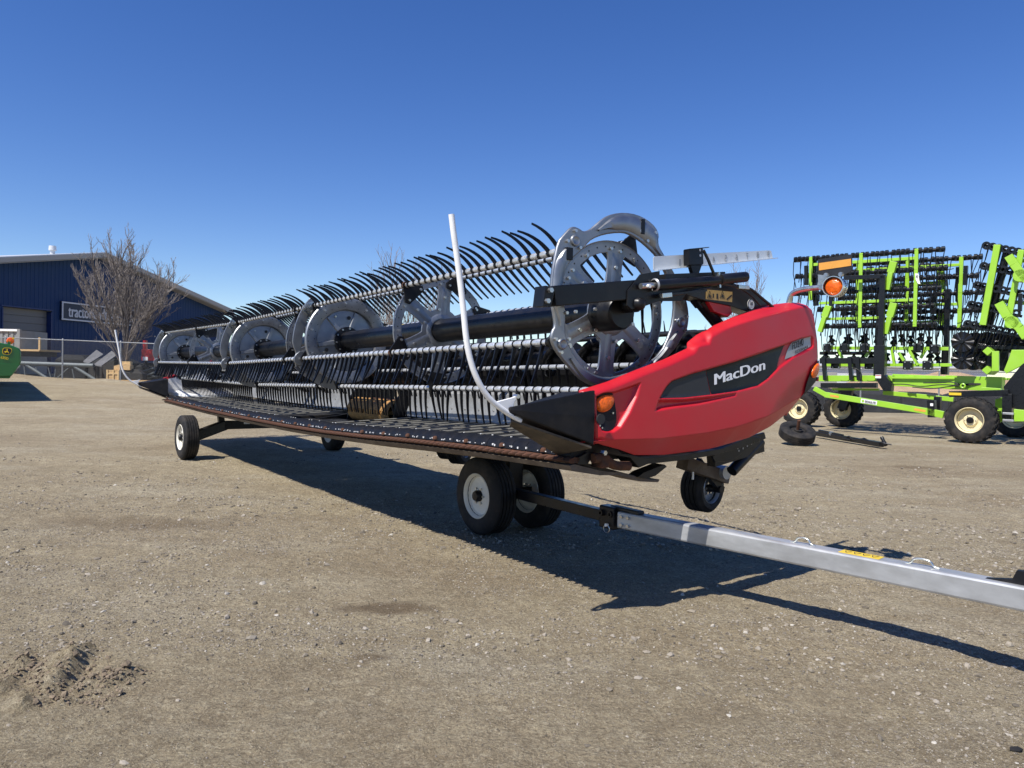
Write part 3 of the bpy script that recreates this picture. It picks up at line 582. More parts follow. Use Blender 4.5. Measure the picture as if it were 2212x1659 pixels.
HUMP = poly_xz(Z1, [(1215, 1008), (1330, 985), (1360, 900), (1700, 800), (2110, 700), (2300, 300), (900, 300), (1000, 1000)])
cx_, cz_ = np.array(CRZ)[:, 0], np.array(CRZ)[:, 1]
tx_, tz_ = np.array(TOP)[:, 0], np.array(TOP)[:, 1]
def ysurf(x, z):
    x = np.asarray(x, float); z = np.asarray(z, float); t = np.clip((x-.5)/2.3, 0, 1)
    zc_ = np.interp(x, cx_, cz_); y = -.055*np.sin(np.pi*t)**.7+.0*x
    up = np.clip(z-zc_, 0, 2); dn = np.clip(zc_-z, 0, 1)
    y = y+.03*up+.02*up**2+.9*dn
    d = -sdpoly(OUT, x, z); ed = np.clip(.045-d, 0, .045); y = y+np.where(z > zc_, ed**2/.045*1.1, 0)
    s = lambda P_, w: np.clip(-sdpoly(P_, x, z)/w, 0, 1)
    sm = lambda a: a*a*(3-2*a)
    y = y+.013*sm(s(PANEL, .012))+.022*sm(s(WEDGE, .025))+.030*sm(s(POCK, .018))+.018*sm(s(SWEEP, .2))+.026*sm(s(HUMP, .032))
    d2 = np.clip(x-2.62, 0, 1); return y+.3*d2**2
n1, n2 = 300, 130
bx = np.linspace(min(p[0] for p in OUT), max(p[0] for p in OUT), n1)
Ptop = np.array(TOP+BACK[:3]); Pbot = np.array(BACK[3:]+BOT)
oX = np.array([p[0] for p in OUT]); o_ = np.argsort(Ptop[:, 0]); ob = np.argsort(Pbot[:, 0])
zt_ = np.interp(bx, Ptop[o_, 0], Ptop[o_, 1]); zb_ = np.interp(bx, Pbot[ob, 0], Pbot[ob, 1])
TT = np.linspace(0, 1, n2); TT = TT
SX = np.repeat(bx[:, None], n2, 1); SZ = zb_[:, None]+(zt_-zb_)[:, None]*TT[None]; SY = ysurf(SX, SZ)
mb = MB(); mb.add(np.stack([SX, SY, SZ], -1).reshape(-1, 3), [(i*n2+j, i*n2+j+1, (i+1)*n2+j+1, (i+1)*n2+j) for i in range(n1-1) for j in range(n2-1)])
sh = mb.build('end_shield', MT['red_plastic'], hdr, smooth=180, label='red moulded end shield with black name panel')
sol = sh.modifiers.new('solid', 'SOLIDIFY'); sol.thickness = .03; sol.offset = -1
def conform(m2, mat, name, off, parent=sh, sub=0):
    vs, fs = m2; bm = bmesh.new(); bv = [bm.verts.new((v[0], v[2], v[1])) for v in vs]
    for f in fs:
        try: bm.faces.new([bv[i] for i in f])
        except Exception: pass
    if sub:
        bmesh.ops.triangulate(bm, faces=bm.faces)
        for _ in range(sub):
            es = [e for e in bm.edges if e.calc_length() > .025]
            if es: bmesh.ops.subdivide_edges(bm, edges=es, cuts=1); bmesh.ops.triangulate(bm, faces=bm.faces)
    co = np.array([v.co[:] for v in bm.verts]); yy_ = ysurf(co[:, 0], co[:, 2])-off-co[:, 1]
    for v, y in zip(bm.verts, yy_): v.co.y = y
    me = bpy.data.meshes.new(name); bm.to_mesh(me); bm.free(); me.materials.append(MT[mat]); 
    me.polygons.foreach_set('use_smooth', [True]*len(me.polygons)); return link(name, me, parent)
def flat(poly): return [(p[0], p[1], 0) for p in poly], [tuple(range(len(poly)))]
def inset(poly, d):
    c = np.mean(np.array(poly), 0); return poly
split = poly_xz(Z1, [(1305, 1150), (1330, 1316)]); fd0 = poly_xz(Z1, [(1850, 980), (1790, 1140)])
conform(flat(poly_xz(Z1, [(1000, 1338), (1022, 1298), (1050, 1258), (1080, 1226), (1200, 1180), (1300, 1152), (1327, 1314), (1150, 1334)])), 'decal_charcoal', 'name_panel', .003, sub=5)
conform(flat(poly_xz(Z1, [(1302, 1151), (1500, 1096), (1700, 1032), (1842, 984), (1800, 1075), (1780, 1145), (1716, 1208), (1645, 1254), (1500, 1290), (1330, 1314)])), 'decal_black', 'name_panel', .003, sub=5)
conform(flat(poly_xz(Z1, [(1895, 966), (1960, 944), (2032, 928), (2036, 990), (1905, 1058), (1840, 1080), (1862, 1020)])), 'decal_silver', 'model_plate', .003, sub=6)
def text_on(body, z, a, b, h_px, mat, name, bold=0., shear=0., off=.006, parent=sh):
    q0, q1 = poly_xz(z, [a, b]); q0 = np.array(q0); q1 = np.array(q1); e = q1-q0; w = np.linalg.norm(e); e /= w
    qh = np.array(poly_xz(z, [(a[0], a[1]-h_px)])[0]); h = qh[1]-q0[1]
    vs, fs = text_fit(body, w, h, bold, shear); vs = [(q0[0]+e[0]*v[0], q0[1]+e[1]*v[0]+v[1], v[2]*.08) for v in vs]
    return conform((vs, fs), mat, name, off, parent)
text_on('MacDon', Z1, (1352, 1252), (1700, 1148), 72, 'print_white', 'name_letters', bold=.020)
text_on('FD240', Z1, (1888, 1018), (1972, 985), 48, 'ink', 'model_letters', bold=.02, off=.014)
text_on('FLEXDRAPER', Z1, (1908, 1043), (2004, 1005), 20, 'ink', 'model_letters', bold=.012, off=.014)
# ---- front marker lamp pocket
conform(flat(chaikin(poly_xz(Z1, [(600, 1335), (625, 1310), (690, 1302), (715, 1315), (735, 1480), (715, 1540), (680, 1560), (630, 1560), (610, 1520)]), 2)), 'black_plastic', 'lamp_bezel', .006, sub=3)
def lens(pts, z, name, bulge, off, mat='amber_lens', parent=sh):
    P_ = chaikin(poly_xz(z, pts), 2); c = np.mean(P_, 0); mb = MB(); rings = []
    for f, b in ((1, 0), (.97, .5), (.8, .85), (.5, 1), (.15, 1.02)):
        r_ = []
        for p in P_:
            x, z_ = c+(np.array(p)-c)*f; r_.append((x, float(ysurf(x, z_))-off-bulge*b, z_))
        rings.append(r_)
    mb.loft(rings); return mb.build(name, MT[mat], parent, smooth=60)
lens([(600, 1400), (610, 1345), (640, 1318), (690, 1312), (712, 1325), (715, 1370), (690, 1415), (650, 1438), (615, 1432)], Z1, 'marker_lamp', .018, .007)
mb = MB()
for p in ((705, 1440), (635, 1540), (618, 1525)): q = poly_xz(Z1, [p])[0]; y = float(ysurf(*q)); mb.cyl((q[0], y-.004, q[1]), (q[0], y-.014, q[1]), .006, n=8)
mb.build('screw', MT['bolt_steel'], sh, kind='stuff')
q = poly_xz(Z1, [(590, 1478)])[0]; MB().cyl((q[0]-.0, -.045, q[1]), (q[0], -.035, q[1]), .030, n=20).build('latch_tab', MT['decal_charcoal'], sh)
# ---- rear marker lamp housing
conform(flat(poly_xz(Z1, [(2085, 1085), (2100, 1095), (2080, 1210), (2035, 1318), (1965, 1345), (1985, 1240), (2020, 1130)])), 'black_plastic', 'rear_bezel', .012, sub=4)
lens([(2030, 1130), (2062, 1103), (2082, 1115), (2078, 1160), (2050, 1205), (2018, 1205), (2012, 1165)], Z1, 'marker_lamp', .012, .014)
# ---- nose cone divider
def nose(oy, oz, mir):
    s = -1 if mir else 1; n = 'nose_divider'
    T = lambda x, y, z: (x, oy+s*y, z+oz)
    o1 = poly_xz(Z6, [(585, 432), (1030, 316), (1083, 335), (1083, 680), (1010, 690), (660, 518), (600, 480)])
    top, tb, tb2, bb, bl, lm, lt_ = o1
    mb = MB(); ring = lambda x, yo, yi, zt, zb, zi: [T(x, yo, zt), T(x, yo-.004, (zt+zb)/2), T(x, yo, zb), T(x, yi, zi), T(x, yi+.0, zt-.02)]
    st = [(top[0]-.005, .085, .125, 1.322, 1.290, 1.285)]
    for f in (.12, .3, .5, .75, 1.):
        x = top[0]+(tb2[0]-top[0])*f; zt_n = top[1]+(tb[1]-top[1])*f; zb_n = 1.288+(bb[1]-1.288)*f
        st.append((x, .085-.10*f**.7, .125+.16*f, zt_n, zb_n, 1.285+(1.045-1.285)*f))
    mb.loft([ring(*q) for q in st]); o = mb.build(n, MT['black_plastic'], hdr, bevel=.006); 
    MB().prism([T(lm[0]-.05, .10, lm[1]+.0), T(bl[0]+.06, -.01, bl[1]-.004), T(bl[0]+.06, .30, bl[1]-.075), T(lm[0]-.03, .15, lm[1]-.03)], (0, 0, -.012)).build('wear_plate', MT['wear_steel'], o)
    return o
nose(0, 0, False); nose(12.72, -.13, True)
# ---- white crop divider rods
def rod(oy, oz):
    pts = [HF.Y(p, .10) for p in [PX(975, 463), Z2(1265, 130), Z2(1290, 300), Z2(1318, 520), Z2(1340, 720), Z2(1352, 860), Z2(1375, 1010), Z2(1425, 1170), Z2(1505, 1310), Z2(1600, 1395), Z2(1750, 1488)]]
    pts = [(p[0], p[1]+oy, p[2]+oz) for p in chaikin(pts, 2, False)]
    o = MB().path(pts, [.0158]*len(pts), 12).build('divider_rod', MT['white_paint'], hdr, smooth=50)
    br = [HF.Y(Z2(*p), .10) for p in [(1560, 1352), (1690, 1318), (1718, 1305), (1728, 1320), (1700, 1350), (1685, 1435), (1655, 1432)]]
    MB().prism([(p[0], p[1]+oy-.008, p[2]+oz) for p in br], (0, .016, 0)).build('bracket', MT['white_paint'], o, bevel=.003)
    q = HF.Y(Z2(1720, 1310), .10); MB().cyl((q[0], q[1]+oy-.02, q[2]+oz), (q[0], q[1]+oy+.02, q[2]+oz), .012, n=8).build('bolt', MT['bolt_steel'], o)
    a = HF.Y(Z2(1690, 1425), .10); MB().box((a[0]+.03, .1+oy, a[2]+oz+.005), (.06, .05, .05)).build('clamp', MT['black_plastic'], o, bevel=.006)
rod(0, 0); rod(12.5, -.13)
# ---- far end shield (mostly its pale inner sheet is seen)
fx = [(.52, 1.28), (1.2, 1.50), (1.45, 1.66), (2.3, 1.92), (2.75, 1.85), (2.8, 1.4), (2.5, 1.0), (1.2, .86), (.6, .93)]
fs_ = MB().prism([(x, 12.78, z) for x, z in fx], (0, .10, 0)).build('far_end_shield', MT['red_plastic'], hdr, bevel=.02, label='red end shield at the other end, seen from inside')
MB().prism([(x, 12.74, z) for x, z in [(.54, 1.24), (1.2, 1.45), (2.2, 1.5), (2.2, .9), (.6, .92)]], (0, .03, 0)).build('inner_sheet', MT['white_paint'], fs_)
MB().prism([(x, 12.70, z) for x, z in [(.56, .98), (.86, .97), (.88, .90), (.58, .90)]], (0, .03, 0)).build('hinge_plate', MT['black_paint'], fs_)
MB().loft([[(.6, 12.72, .95), (1.7, 12.72, .93), (1.7, 12.72, 1.12), (.6, 12.72, 1.02)], [(.9, 12.25, .92), (1.7, 12.1, .93), (1.7, 12.1, 1.0), (.9, 12.25, .95)]]).build('deck_deflector', MT['white_paint'], fs_)
# ---- cutterbar
ys = np.linspace(.16, 12.66, 90)
def sweep(prof, name, mat, parent=hdr, yl=ys, smooth=40, **k):
    return MB().loft([[(x, y, zcut(y)+z) for x, z in prof] for y in yl]).build(name, MT[mat], parent, smooth=smooth, **k)
cb = sweep([(.575, -.012), (.66, .02), (.70, .0), (.66, -.05), (.58, -.05)], 'cutterbar', 'black_paint')
sweep([(.508, -.026), (.525, -.012), (.56, -.004), (.60, -.014), (.58, -.04), (.53, -.042)], 'knife_guard', 'rust', cb)
sweep([(.515, -.052), (.56, -.047), (.78, -.10), (.96, -.125), (.96, -.135), (.76, -.125), (.54, -.085)], 'skid_shoe', 'skid_plastic', cb)
gc = MB().loft([[(.545, y, .0), (.552, y, .028), (.575, y, .055), (.62, y, .070), (.67, y, .058), (.70, y, .02), (.69, y, .0), (.56, y, -.005)] for y in (-.073, .073)]).mesh('guard_cover', MT['black_plastic'], 50)
y = .26
while y < 12.62: link('guard_cover', gc, cb, bevel=0, loc=(0, y, zcut(y))); y += .153
mb = MB(); mr = MB(); R = random.Random(2); y = .22
while y < 12.6:
    for k in range(2):
        if R.random() < .55: s_ = R.uniform(.005, .010); yy_ = y+R.uniform(-.05, .05); mb.box((.545, yy_, zcut(yy_)+.010+R.uniform(0, .010)), (.008, s_, s_*R.uniform(.8, 1.4)))
    if R.random() < .22: mb.box((.62, y, zcut(y)+.071), (.010, .010, .005))
    y += .0765
mb.build('wear_chip', MT['print_white'], cb, kind='stuff')
y = .45; bm_ = MB().lathe([(.001, .016), (.012, .014), (.02, .006), (.022, -.01)], (0, 0, 0), (0, 0, 1), 10).mesh('guard_bolt', MT['rust'], 50)
while y < 12.5: link('guard_bolt', bm_, cb, loc=(.545, y, zcut(y)+.018)); y += .46
tooth = MB().loft([[(.0, -.035, -.012), (.0, .035, -.012), (.0, .035, .006), (.0, -.035, .006)], [(-.055, -.006, -.014), (-.055, .006, -.014), (-.055, .006, -.006), (-.055, -.006, -.006)]]).mesh('knife_tooth', MT['rust'])
y = .25
while y < 12.6: link('knife_tooth', tooth, cb, loc=(.515, y, zcut(y)-.012)); y += .0765
# ---- draper decks
def deck(y0, y1, name='draper_deck'):
    yl = np.linspace(y0, y1, 24)
    d = MB().loft([[(.69, y, zcut(y)+.012), (1.74, y, zcut(y)+.055), (1.74, y, zcut(y)-.06), (.72, y, zcut(y)-.05)] for y in yl]).build(name, MT['belt_rubber'], hdr, smooth=40)
    sl = MB().loft([[(.74, -.022, .0), (.74, .022, .0), (.74, .018, .007), (.74, -.018, .007)], [(1.70, -.022, .0), (1.70, .022, .0), (1.70, .018, .007), (1.70, -.018, .007)]]).mesh('draper_slat', MT['slat_grey'])
    y = y0+.1
    while y < y1-.05: link('draper_slat', sl, d, loc=(0, y, zcut(y)+.0145), rot=(0, -math.atan2(.043, 1.05), 0)).location.z += .74*0.041-.03; y += .29
    return d
deck(.32, 4.72); deck(6.35, 12.55)
ctr = MB().loft([[(.69, y, zcut(y)+.01), (1.25, y, zcut(y)+.0), (1.25, y, zcut(y)-.06), (.72, y, zcut(y)-.05)] for y in (4.74, 5.5, 6.33)]).build('centre_deck', MT['belt_rubber'], hdr)
fdm = thing  # (feed section)
fd_ = MB().lathe([(.12, 4.86), (.155, 4.88), (.155, 6.02), (.12, 6.04), (.001, 6.04)], (1.72, 0, 1.00), (0, 1, 0), 24).build('feed_drum', MT['feed_rust'], hdr, smooth=40, label='orange-brown rusty feed drum in the centre opening')
for i in range(16): y = 4.93+i*.07; MB().box((1.72, y, 1.0), (.335, .014, .05)).build('drum_rib', MT['feed_rust'], fd_)
MB().box((1.95, 5.45, 1.13), (.3, 1.3, .03)).build('feed_floor', MT['rust'], hdr)
MB().box((1.68, 5.53, .845), (.86, 1.58, .02)).build('sun_block_pan', MT['black_paint'], hdr)  # unseen pan added to keep sunlight off the ground under the centre opening
for y in (4.76, 6.12): MB().prism([(1.62, y, .86), (2.3, y, .86), (2.3, y, 1.4), (1.85, y, 1.4), (1.66, y, 1.16)], (0, .04, 0)).build('feed_side_plate', MT['black_paint'], hdr)
# ---- back sheets, frame tubes, cross auger
for y0, y1 in ((.30, 4.70), (6.30, 12.70)):
    yl = np.linspace(y0, y1, 18); sg = lambda y: zcut(y)-.95
    b = MB().loft([[(1.745, y, 1.02+.6*sg(y)), (1.80, y, 1.16+.6*sg(y)), (1.80, y, 1.30+.6*sg(y)), (1.86, y, 1.36+.6*sg(y)), (1.88, y, 1.36+.6*sg(y)), (1.82, y, 1.0+.6*sg(y))] for y in yl]).build('back_sheet', MT['sheet_steel'], hdr, smooth=25)
    mb = MB(); y = y0+.15
    while y < y1: mb.cyl((1.79, y, 1.145+.6*sg(y)), (1.782, y, 1.145+.6*sg(y)), .009, n=8); mb.cyl((1.75, y+.12, 1.04+.6*sg(y)), (1.745, y+.12, 1.04+.6*sg(y)), .008, n=8); y += .27
    mb.build('rivet', MT['bolt_steel'], b, kind='stuff')
def along(x, z, y0, y1, r, name, mat, n=16, droop=.6, parent=hdr):
    yl = np.linspace(y0, y1, 14); return MB().path([(x, y, z+droop*(zcut(y)-.95)) for y in yl], r, n).build(name, MT[mat], parent, smooth=50)
along(2.10, 1.47, .15, 12.8, .11, 'back_tube', 'black_paint')
along(2.16, 1.02, .3, 12.7, .09, 'lower_frame_tube', 'black_paint', 4)
MB().box((2.02, 2.5, 1.40), (.06, 4.4, .30)).build('back_frame_panel', MT['black_paint'], hdr); MB().box((2.02, 9.5, 1.34), (.06, 6.3, .30)).build('back_frame_panel', MT['black_paint'], hdr)
for y0, y1, s_ in ((.32, 6.4, 1), (6.45, 12.7, -1)):
    sh_ = along(1.80, 1.63, y0, y1, .075, 'cross_auger', 'black_paint')
    mb = MB(); n_ = int((y1-y0)/.45*18); vs = []; fs = []
    for i in range(n_):
        y = y0+(y1-y0)*i/(n_-1); a = s_*2*math.pi*(y-y0)/.45; z = 1.63+.6*(zcut(y)-.95); vs += [(1.80+.07*math.cos(a), y, z+.07*math.sin(a)), (1.80+.165*math.cos(a), y, z+.165*math.sin(a))]
        if i: k = 2*i; fs.append((k-2, k-1, k+1, k))
    mb.add(vs, fs); o = mb.build('auger_flight', MT['black_paint'], sh_, smooth=60); sm_ = o.modifiers.new('s', 'SOLIDIFY'); sm_.thickness = .006
for i, y in enumerate((1.3, 2.6, 3.9, 4.75, 6.3, 7.8, 9.3, 10.9, 12.3)):
    MB().beam((1.95, y, 1.55+.6*(zcut(y)-.95)), (2.12, y, .95), .07, .10).build('frame_leg', MT['black_paint'], hdr); MB().beam((.95, y, zcut(y)-.10), (2.12, y, .93), .08, .10).build('deck_support', MT['black_paint'], hdr)
# ================================================================== REEL
RX, RZ, RB = 1.06, 1.925, .52
SECT = [(.46, 4.80), (4.97, 7.83), (8.00, 12.80)]
ANG = [133, 204, 263, 70, 320, 20]
DIRS = {133: ((-.62, .62), (-1., .10)), 204: ((-.22, -.97), (-.42, -.90)), 263: ((.02, -1), (.24, -.97)), 70: ((.55, -.5), (.80, -.60)), 320: ((.1, -1), (.3, -.95)), 20: ((.1, -1), (.0, -1))}
def axle(y): return np.array([RX+rdx(y), y, RZ+rdz(y)])
def barp(a, y): q = axle(y); t = math.radians(a); return np.array([q[0]+RB*math.cos(t), y, q[2]+RB*math.sin(t)])
tine_me = {}
for a in ANG:
    (d0x, d0z), (d1x, d1z) = DIRS[a]; mb = MB(); p = np.array([0, 0, 0.]); k = 7; L_ = .285; rings = []
    for i in range(k+1):
        f = i/k; d = unit((d0x*(1-f)+d1x*f, 0, d0z*(1-f)+d1z*f)); n_ = np.array([-d[2], 0, d[0]]); w = .0125*(1-.70*f)+.002; t_ = .0062*(1-.4*f)
        rings.append([tuple(p+n_*w+np.array([0, t_, 0])), tuple(p-n_*w+np.array([0, t_, 0])), tuple(p-n_*w-np.array([0, t_, 0])), tuple(p+n_*w-np.array([0, t_, 0]))]); p = p+d*L_/k
    mb.loft(rings); cw = .013 if a in (133, 70) else .006; mb.lathe([(.018, -cw), (.0240, -cw), (.0240, cw), (.018, cw)], (0, 0, 0), (0, 1, 0), 12)
    tine_me[a] = mb.mesh('tine', MT['tine_plastic'], 40)
nt_ = 0; rest = []
for si, (y0, y1) in enumerate(SECT):
    for a in ANG:
        yl = np.linspace(y0, y1, 8); mb = MB().path([barp(a, y) for y in yl], .0195, 14)
        br = mb.build('reel_bar', MT['galvanised_bar'], hdr, smooth=50)
        y = y0+.06; many = a in (133, 204) or (a == 263 and si == 0)
        rest_mb = MB()
        while y < y1-.03:
            if many and nt_ < 300: link('tine', tine_me[a], br, loc=tuple(barp(a, y)), rot=(0, R.gauss(0, .06), R.gauss(0, .05))); nt_ += 1
            else: rest.append((a, y))
            y += .102
tv = {a: (np.array([v.co[:] for v in me.vertices]), [tuple(p.vertices) for p in me.polygons]) for a, me in tine_me.items()}
mb = MB()
for a, y in rest: mb.add(tv[a][0]+barp(a, y), tv[a][1])
mb.build('reel_tines', MT['tine_plastic'], hdr, kind='stuff', smooth=40)
# bright collars between the tine clips on the front and top bars
col = MB().lathe([(.0197, -.040), (.0238, -.026), (.0248, 0), (.0238, .026), (.0197, .040)], (0, 0, 0), (0, 1, 0), 12)
cv, cf = [np.array(v) for v in col.v], col.f; mb = MB()
for (y0, y1) in SECT:
    for a in (133, 204, 263, 70):
        y = y0+.06+.051
        while y < y1-.03: mb.add([v+barp(a, y) for v in cv], cf); y += .102
mb.build('bar_collars', MT['galvanised_bar'], hdr, kind='stuff', smooth=40)
for y0, y1 in ((.40, 4.74), (5.0, 7.74), (8.05, 12.82)): MB().path([axle(y) for y in np.linspace(y0, y1, 8)], .102, 28).build('reel_tube', MT['black_paint'], hdr, smooth=50)
# ---- discs
def spider(R0=.47, rim=.085, hub=.13, th=.014):
    holes = []
    for k in range(6):
        m_ = 60*k+30; ri, ro = hub+.07, R0-.075; w_in = 12; pts = arc(0, 0, ro, m_-20.5, m_+20.5, 9)
        sp_ = .032
        c = [(ro*math.cos(math.radians(m_+21)), ro*math.sin(math.radians(m_+21)))]
        inner = arc(0, 0, ri, m_+11, m_-11, 4); holes.append([tuple(q) for q in chaikin([(*q, 0) for q in pts+inner], 2)])
    return plate2d(circ(0, 0, R0, 72), [[(q[0], q[1]) for q in h] for h in holes]+[circ(R0*0+.0, 0, .05, 16)], th, .004)
SPI = spider()
def disc_frame(y, rot): q = axle(y); r_ = math.radians(rot); return lambda u, v, w: (q[0]+u*math.cos(r_)-v*math.sin(r_), q[1]+w, q[2]+u*math.sin(r_)+v*math.cos(r_))
def bolts(mb, fn, r, n, br=.011, a0=0, w=-.012, ln=.012):
    for i in range(n):
        a = a0+2*math.pi*i/n; u, v = r*math.cos(a), r*math.sin(a); mb.cyl(fn(u, v, w), fn(u, v, w-ln), br, n=6)
def spider_disc(y, rot=25):
    fn = disc_frame(y, rot); d = MB().put(SPI, fn).build('spoked_disc', MT['galvanised'], hdr, smooth=35)
    mb = MB()
    for k in range(6):
        a = math.radians(60*k); u = lambda r, s: (r*math.cos(a)-s*math.sin(a), r*math.sin(a)+s*math.cos(a)); mb.loft([[fn(*u(.13, -.030), -.006), fn(*u(.13, .030), -.006), fn(*u(.13, .018), -.013), fn(*u(.13, -.018), -.013)], [fn(*u(.40, -.035), -.006), fn(*u(.40, .035), -.006), fn(*u(.38, .02), -.0095), fn(*u(.38, -.02), -.0095)]])
    mb.lathe([(.46, -.004), (.474, -.010), (.474, .014), (.46, .014)], axle(y), (0, 1, 0), 72)
    mb.lathe([(.11, -.016), (.14, -.014), (.155, -.006)], axle(y), (0, 1, 0), 32)
    mb.build('spoke_rib', MT['galvanised'], d, smooth=40)
    mb = MB(); bolts(mb, fn, .435, 36, .006, .05, -.0072, .0008); mb.build('bolt_hole', MT['ink'], d, kind='stuff')
    mb = MB(); bolts(mb, fn, .30, 6, .013); bolts(mb, fn, .19, 6, .013, .26, -.02); bolts(mb, fn, .42, 12, .011, .13); mb.build('bolt', MT['bolt_steel'], d, kind='stuff')
    return d
def solid_disc(y):
    q = axle(y); fn = disc_frame(y, 10); d = MB().lathe([(.10, .02), (.16, .016), (.34, .035), (.352, .0), (.362, -.006), (.475, -.004), (.485, .006), (.485, .03)], q, (0, 1, 0), 96).build('solid_disc', MT['galvanised'], hdr, smooth=35)
    so_ = d.modifiers.new('s', 'SOLIDIFY'); so_.thickness = .006
    mb = MB(); bolts(mb, fn, .455, 44, .006, .02, -.0065, .001); bolts(mb, fn, .385, 30, .005, .02, -.0065, .001); mb.build('bolt_hole', MT['ink'], d, kind='stuff')
    mb = MB(); bolts(mb, fn, .42, 10, .012, .2, -.004, .012); bolts(mb, fn, .30, 4, .013, .3, .02, .014); mb.build('bolt', MT['bolt_steel'], d, kind='stuff')
    mb = MB()
    for k in range(6):
        a = math.radians(60*k); u = lambda r, s: (r*math.cos(a)-s*math.sin(a), r*math.sin(a)+s*math.cos(a)); mb.loft([[fn(*u(.14, -.03), .02), fn(*u(.14, .03), .02), fn(*u(.14, .02), .002), fn(*u(.14, -.02), .002)], [fn(*u(.335, -.03), .04), fn(*u(.335, .03), .04), fn(*u(.335, .02), .014), fn(*u(.335, -.02), .014)]])
    mb.build('web', MT['galvanised'], d)
    mb = MB()
    for k in range(3):
        a = math.radians(120*k+75); u, v = .26*math.cos(a), .26*math.sin(a); mb.loft([[fn(u+.022*math.cos(t), v+.022*math.sin(t), .016) for t in np.linspace(0, 6.28, 10)[:-1]], [fn(u+.022*math.cos(t), v+.022*math.sin(t), .013) for t in np.linspace(0, 6.28, 10)[:-1]]])
    mb.build('drain_hole', MT['ink'], d)
    h = MB().lathe([(.10, -.02), (.155, -.016), (.155, .015)], q, (0, 1, 0), 32).build('hub_flange', MT['black_paint'], d, smooth=40); mb = MB(); bolts(mb, fn, .135, 10, .011, 0, -.016, .012); mb.build('bolt', MT['bolt_steel'], d, kind='stuff')
    return d
for y in (.42, 2.62, 5.35, 10.15): spider_disc(y)
for y in (4.70, 7.66, 12.7): solid_disc(y)
# black arms from disc rim to each bar
def bar_bracket(a, y, r_in=.40, wd=.15):
    t = math.radians(a); q = axle(y); e = np.array([math.cos(t), 0, math.sin(t)]); n_ = np.array([-math.sin(t), 0, math.cos(t)])
    tri = [q+e*(RB+.035)+n_*.03, q+e*(RB+.035)-n_*.03, q+e*(r_in+.02)-n_*wd*.75, q+e*(r_in-.02)-n_*wd*.62, q+e*(r_in-.02)+n_*wd*.62, q+e*(r_in+.02)+n_*wd*.75]
    o = MB().prism([p+np.array([0, -.022, 0]) for p in tri], (0, .012, 0)).build('bar_bracket', MT['black_paint'], hdr, bevel=.002)
    mb = MB()
    for s_ in (-.5, .5): p = q+e*(r_in+.01)+n_*wd*s_; mb.cyl(p+np.array([0, -.02, 0]), p+np.array([0, -.036, 0]), .011, n=6)
    mb.build('bolt', MT['bolt_steel'], o, kind='stuff')
    p = barp(a, y); MB().lathe([(.020, -.022), (.034, -.022), (.034, .022), (.020, .022)], p, (0, 1, 0), 14).build('bearing', MT['rust'] if (1 < y < 3 and a in (133, 204)) else MT['black_paint'], o, smooth=40)
for y in (.44, 2.62, 4.76, 5.35, 7.72, 10.15, 12.74):
    for a in ANG: bar_bracket(a, y)
# ---- kidney plates: outer ring at the near end
OR = [(330, 290), (365, 250), (410, 200), (440, 190), (475, 205), (500, 225), (540, 215), (580, 180), (640, 130), (700, 105), (780, 97), (860, 110), (930, 145), (985, 195), (1008, 250), (1000, 290), (1010, 330), (1040, 380), (1080, 450), (1140, 560), (1190, 680), (1205, 760), (1205, 830), (1190, 900), (1160, 930), (1125, 1000), (1070, 1060), (980, 1150), (860, 1230), (740, 1275), (640, 1282), (540, 1250), (470, 1210), (400, 1130), (340, 1060), (300, 1000), (280, 940), (290, 890), (310, 860), (300, 780), (285, 700), (283, 560), (300, 430)]
IR = [(365, 620), (372, 500), (420, 410), (480, 360), (520, 315), (560, 275), (640, 245), (740, 232), (800, 240), (880, 288), (940, 340), (990, 390), (1040, 480), (1090, 600), (1110, 700), (1098, 830), (1080, 900), (1020, 1040), (900, 1130), (780, 1180), (660, 1205), (560, 1180), (480, 1110), (430, 1040), (390, 960), (375, 880), (382, 800), (372, 700)]
oy_ = .30; ro_ = [tuple(q) for q in chaikin([(*p, 0) for p in poly_xz(Z1, OR, oy_)], 1)]; ri_ = [tuple(q) for q in chaikin([(*p, 0) for p in poly_xz(Z1, IR, oy_)], 1)]
rg = plate2d([p[:2] for p in ro_], [[p[:2] for p in ri_]], .024, .009)
cam_ = MB().put(rg, lambda x, z, w: (x, oy_+w, z)).build('cam_ring', MT['galvanised'], hdr, smooth=60, label='silver pressed-steel ring of curved link plates')
# pressed rib that follows the ring, bosses and bolts
ctr_ = np.array(poly_xz(Z1, [(760, 690)], oy_)[0]); mids = []
RO = np.array([p[:2] for p in ro_]); RI = np.array([p[:2] for p in ri_])
def polar_r(Q, a):
    an = np.arctan2(Q[:, 1]-ctr_[1], Q[:, 0]-ctr_[0]); rr_ = np.hypot(Q[:, 0]-ctr_[0], Q[:, 1]-ctr_[1]); o = np.argsort(an); return np.interp(a, np.r_[an[o]-2*np.pi, an[o], an[o]+2*np.pi], np.tile(rr_[o], 3))
for a0, a1 in ((40, 118), (148, 200), (222, 290), (-60, -18), (-2, 25)):
    vs = []; K = 26
    for i in range(K):
        a = math.radians(a0+(a1-a0)*i/(K-1)); ri2, ro2 = float(polar_r(RI, a)), float(polar_r(RO, a)); m_ = (ri2+ro2)/2; w = (ro2-ri2)*.22*min(1, 4*i/(K-1), 4*(K-1-i)/(K-1))+.004
        for rr_, dy in ((m_-w*1.5, 0), (m_-w, -.014), (m_+w, -.014), (m_+w*1.5, 0)): vs.append((ctr_[0]+rr_*math.cos(a), oy_-.0125+dy, ctr_[1]+rr_*math.sin(a)))
    MB().add(vs, [(i*4+j, i*4+j+1, i*4+j+5, i*4+j+4) for i in range(K-1) for j in range(3)]).build('pressed_rib', MT['galvanised'], cam_, smooth=50)
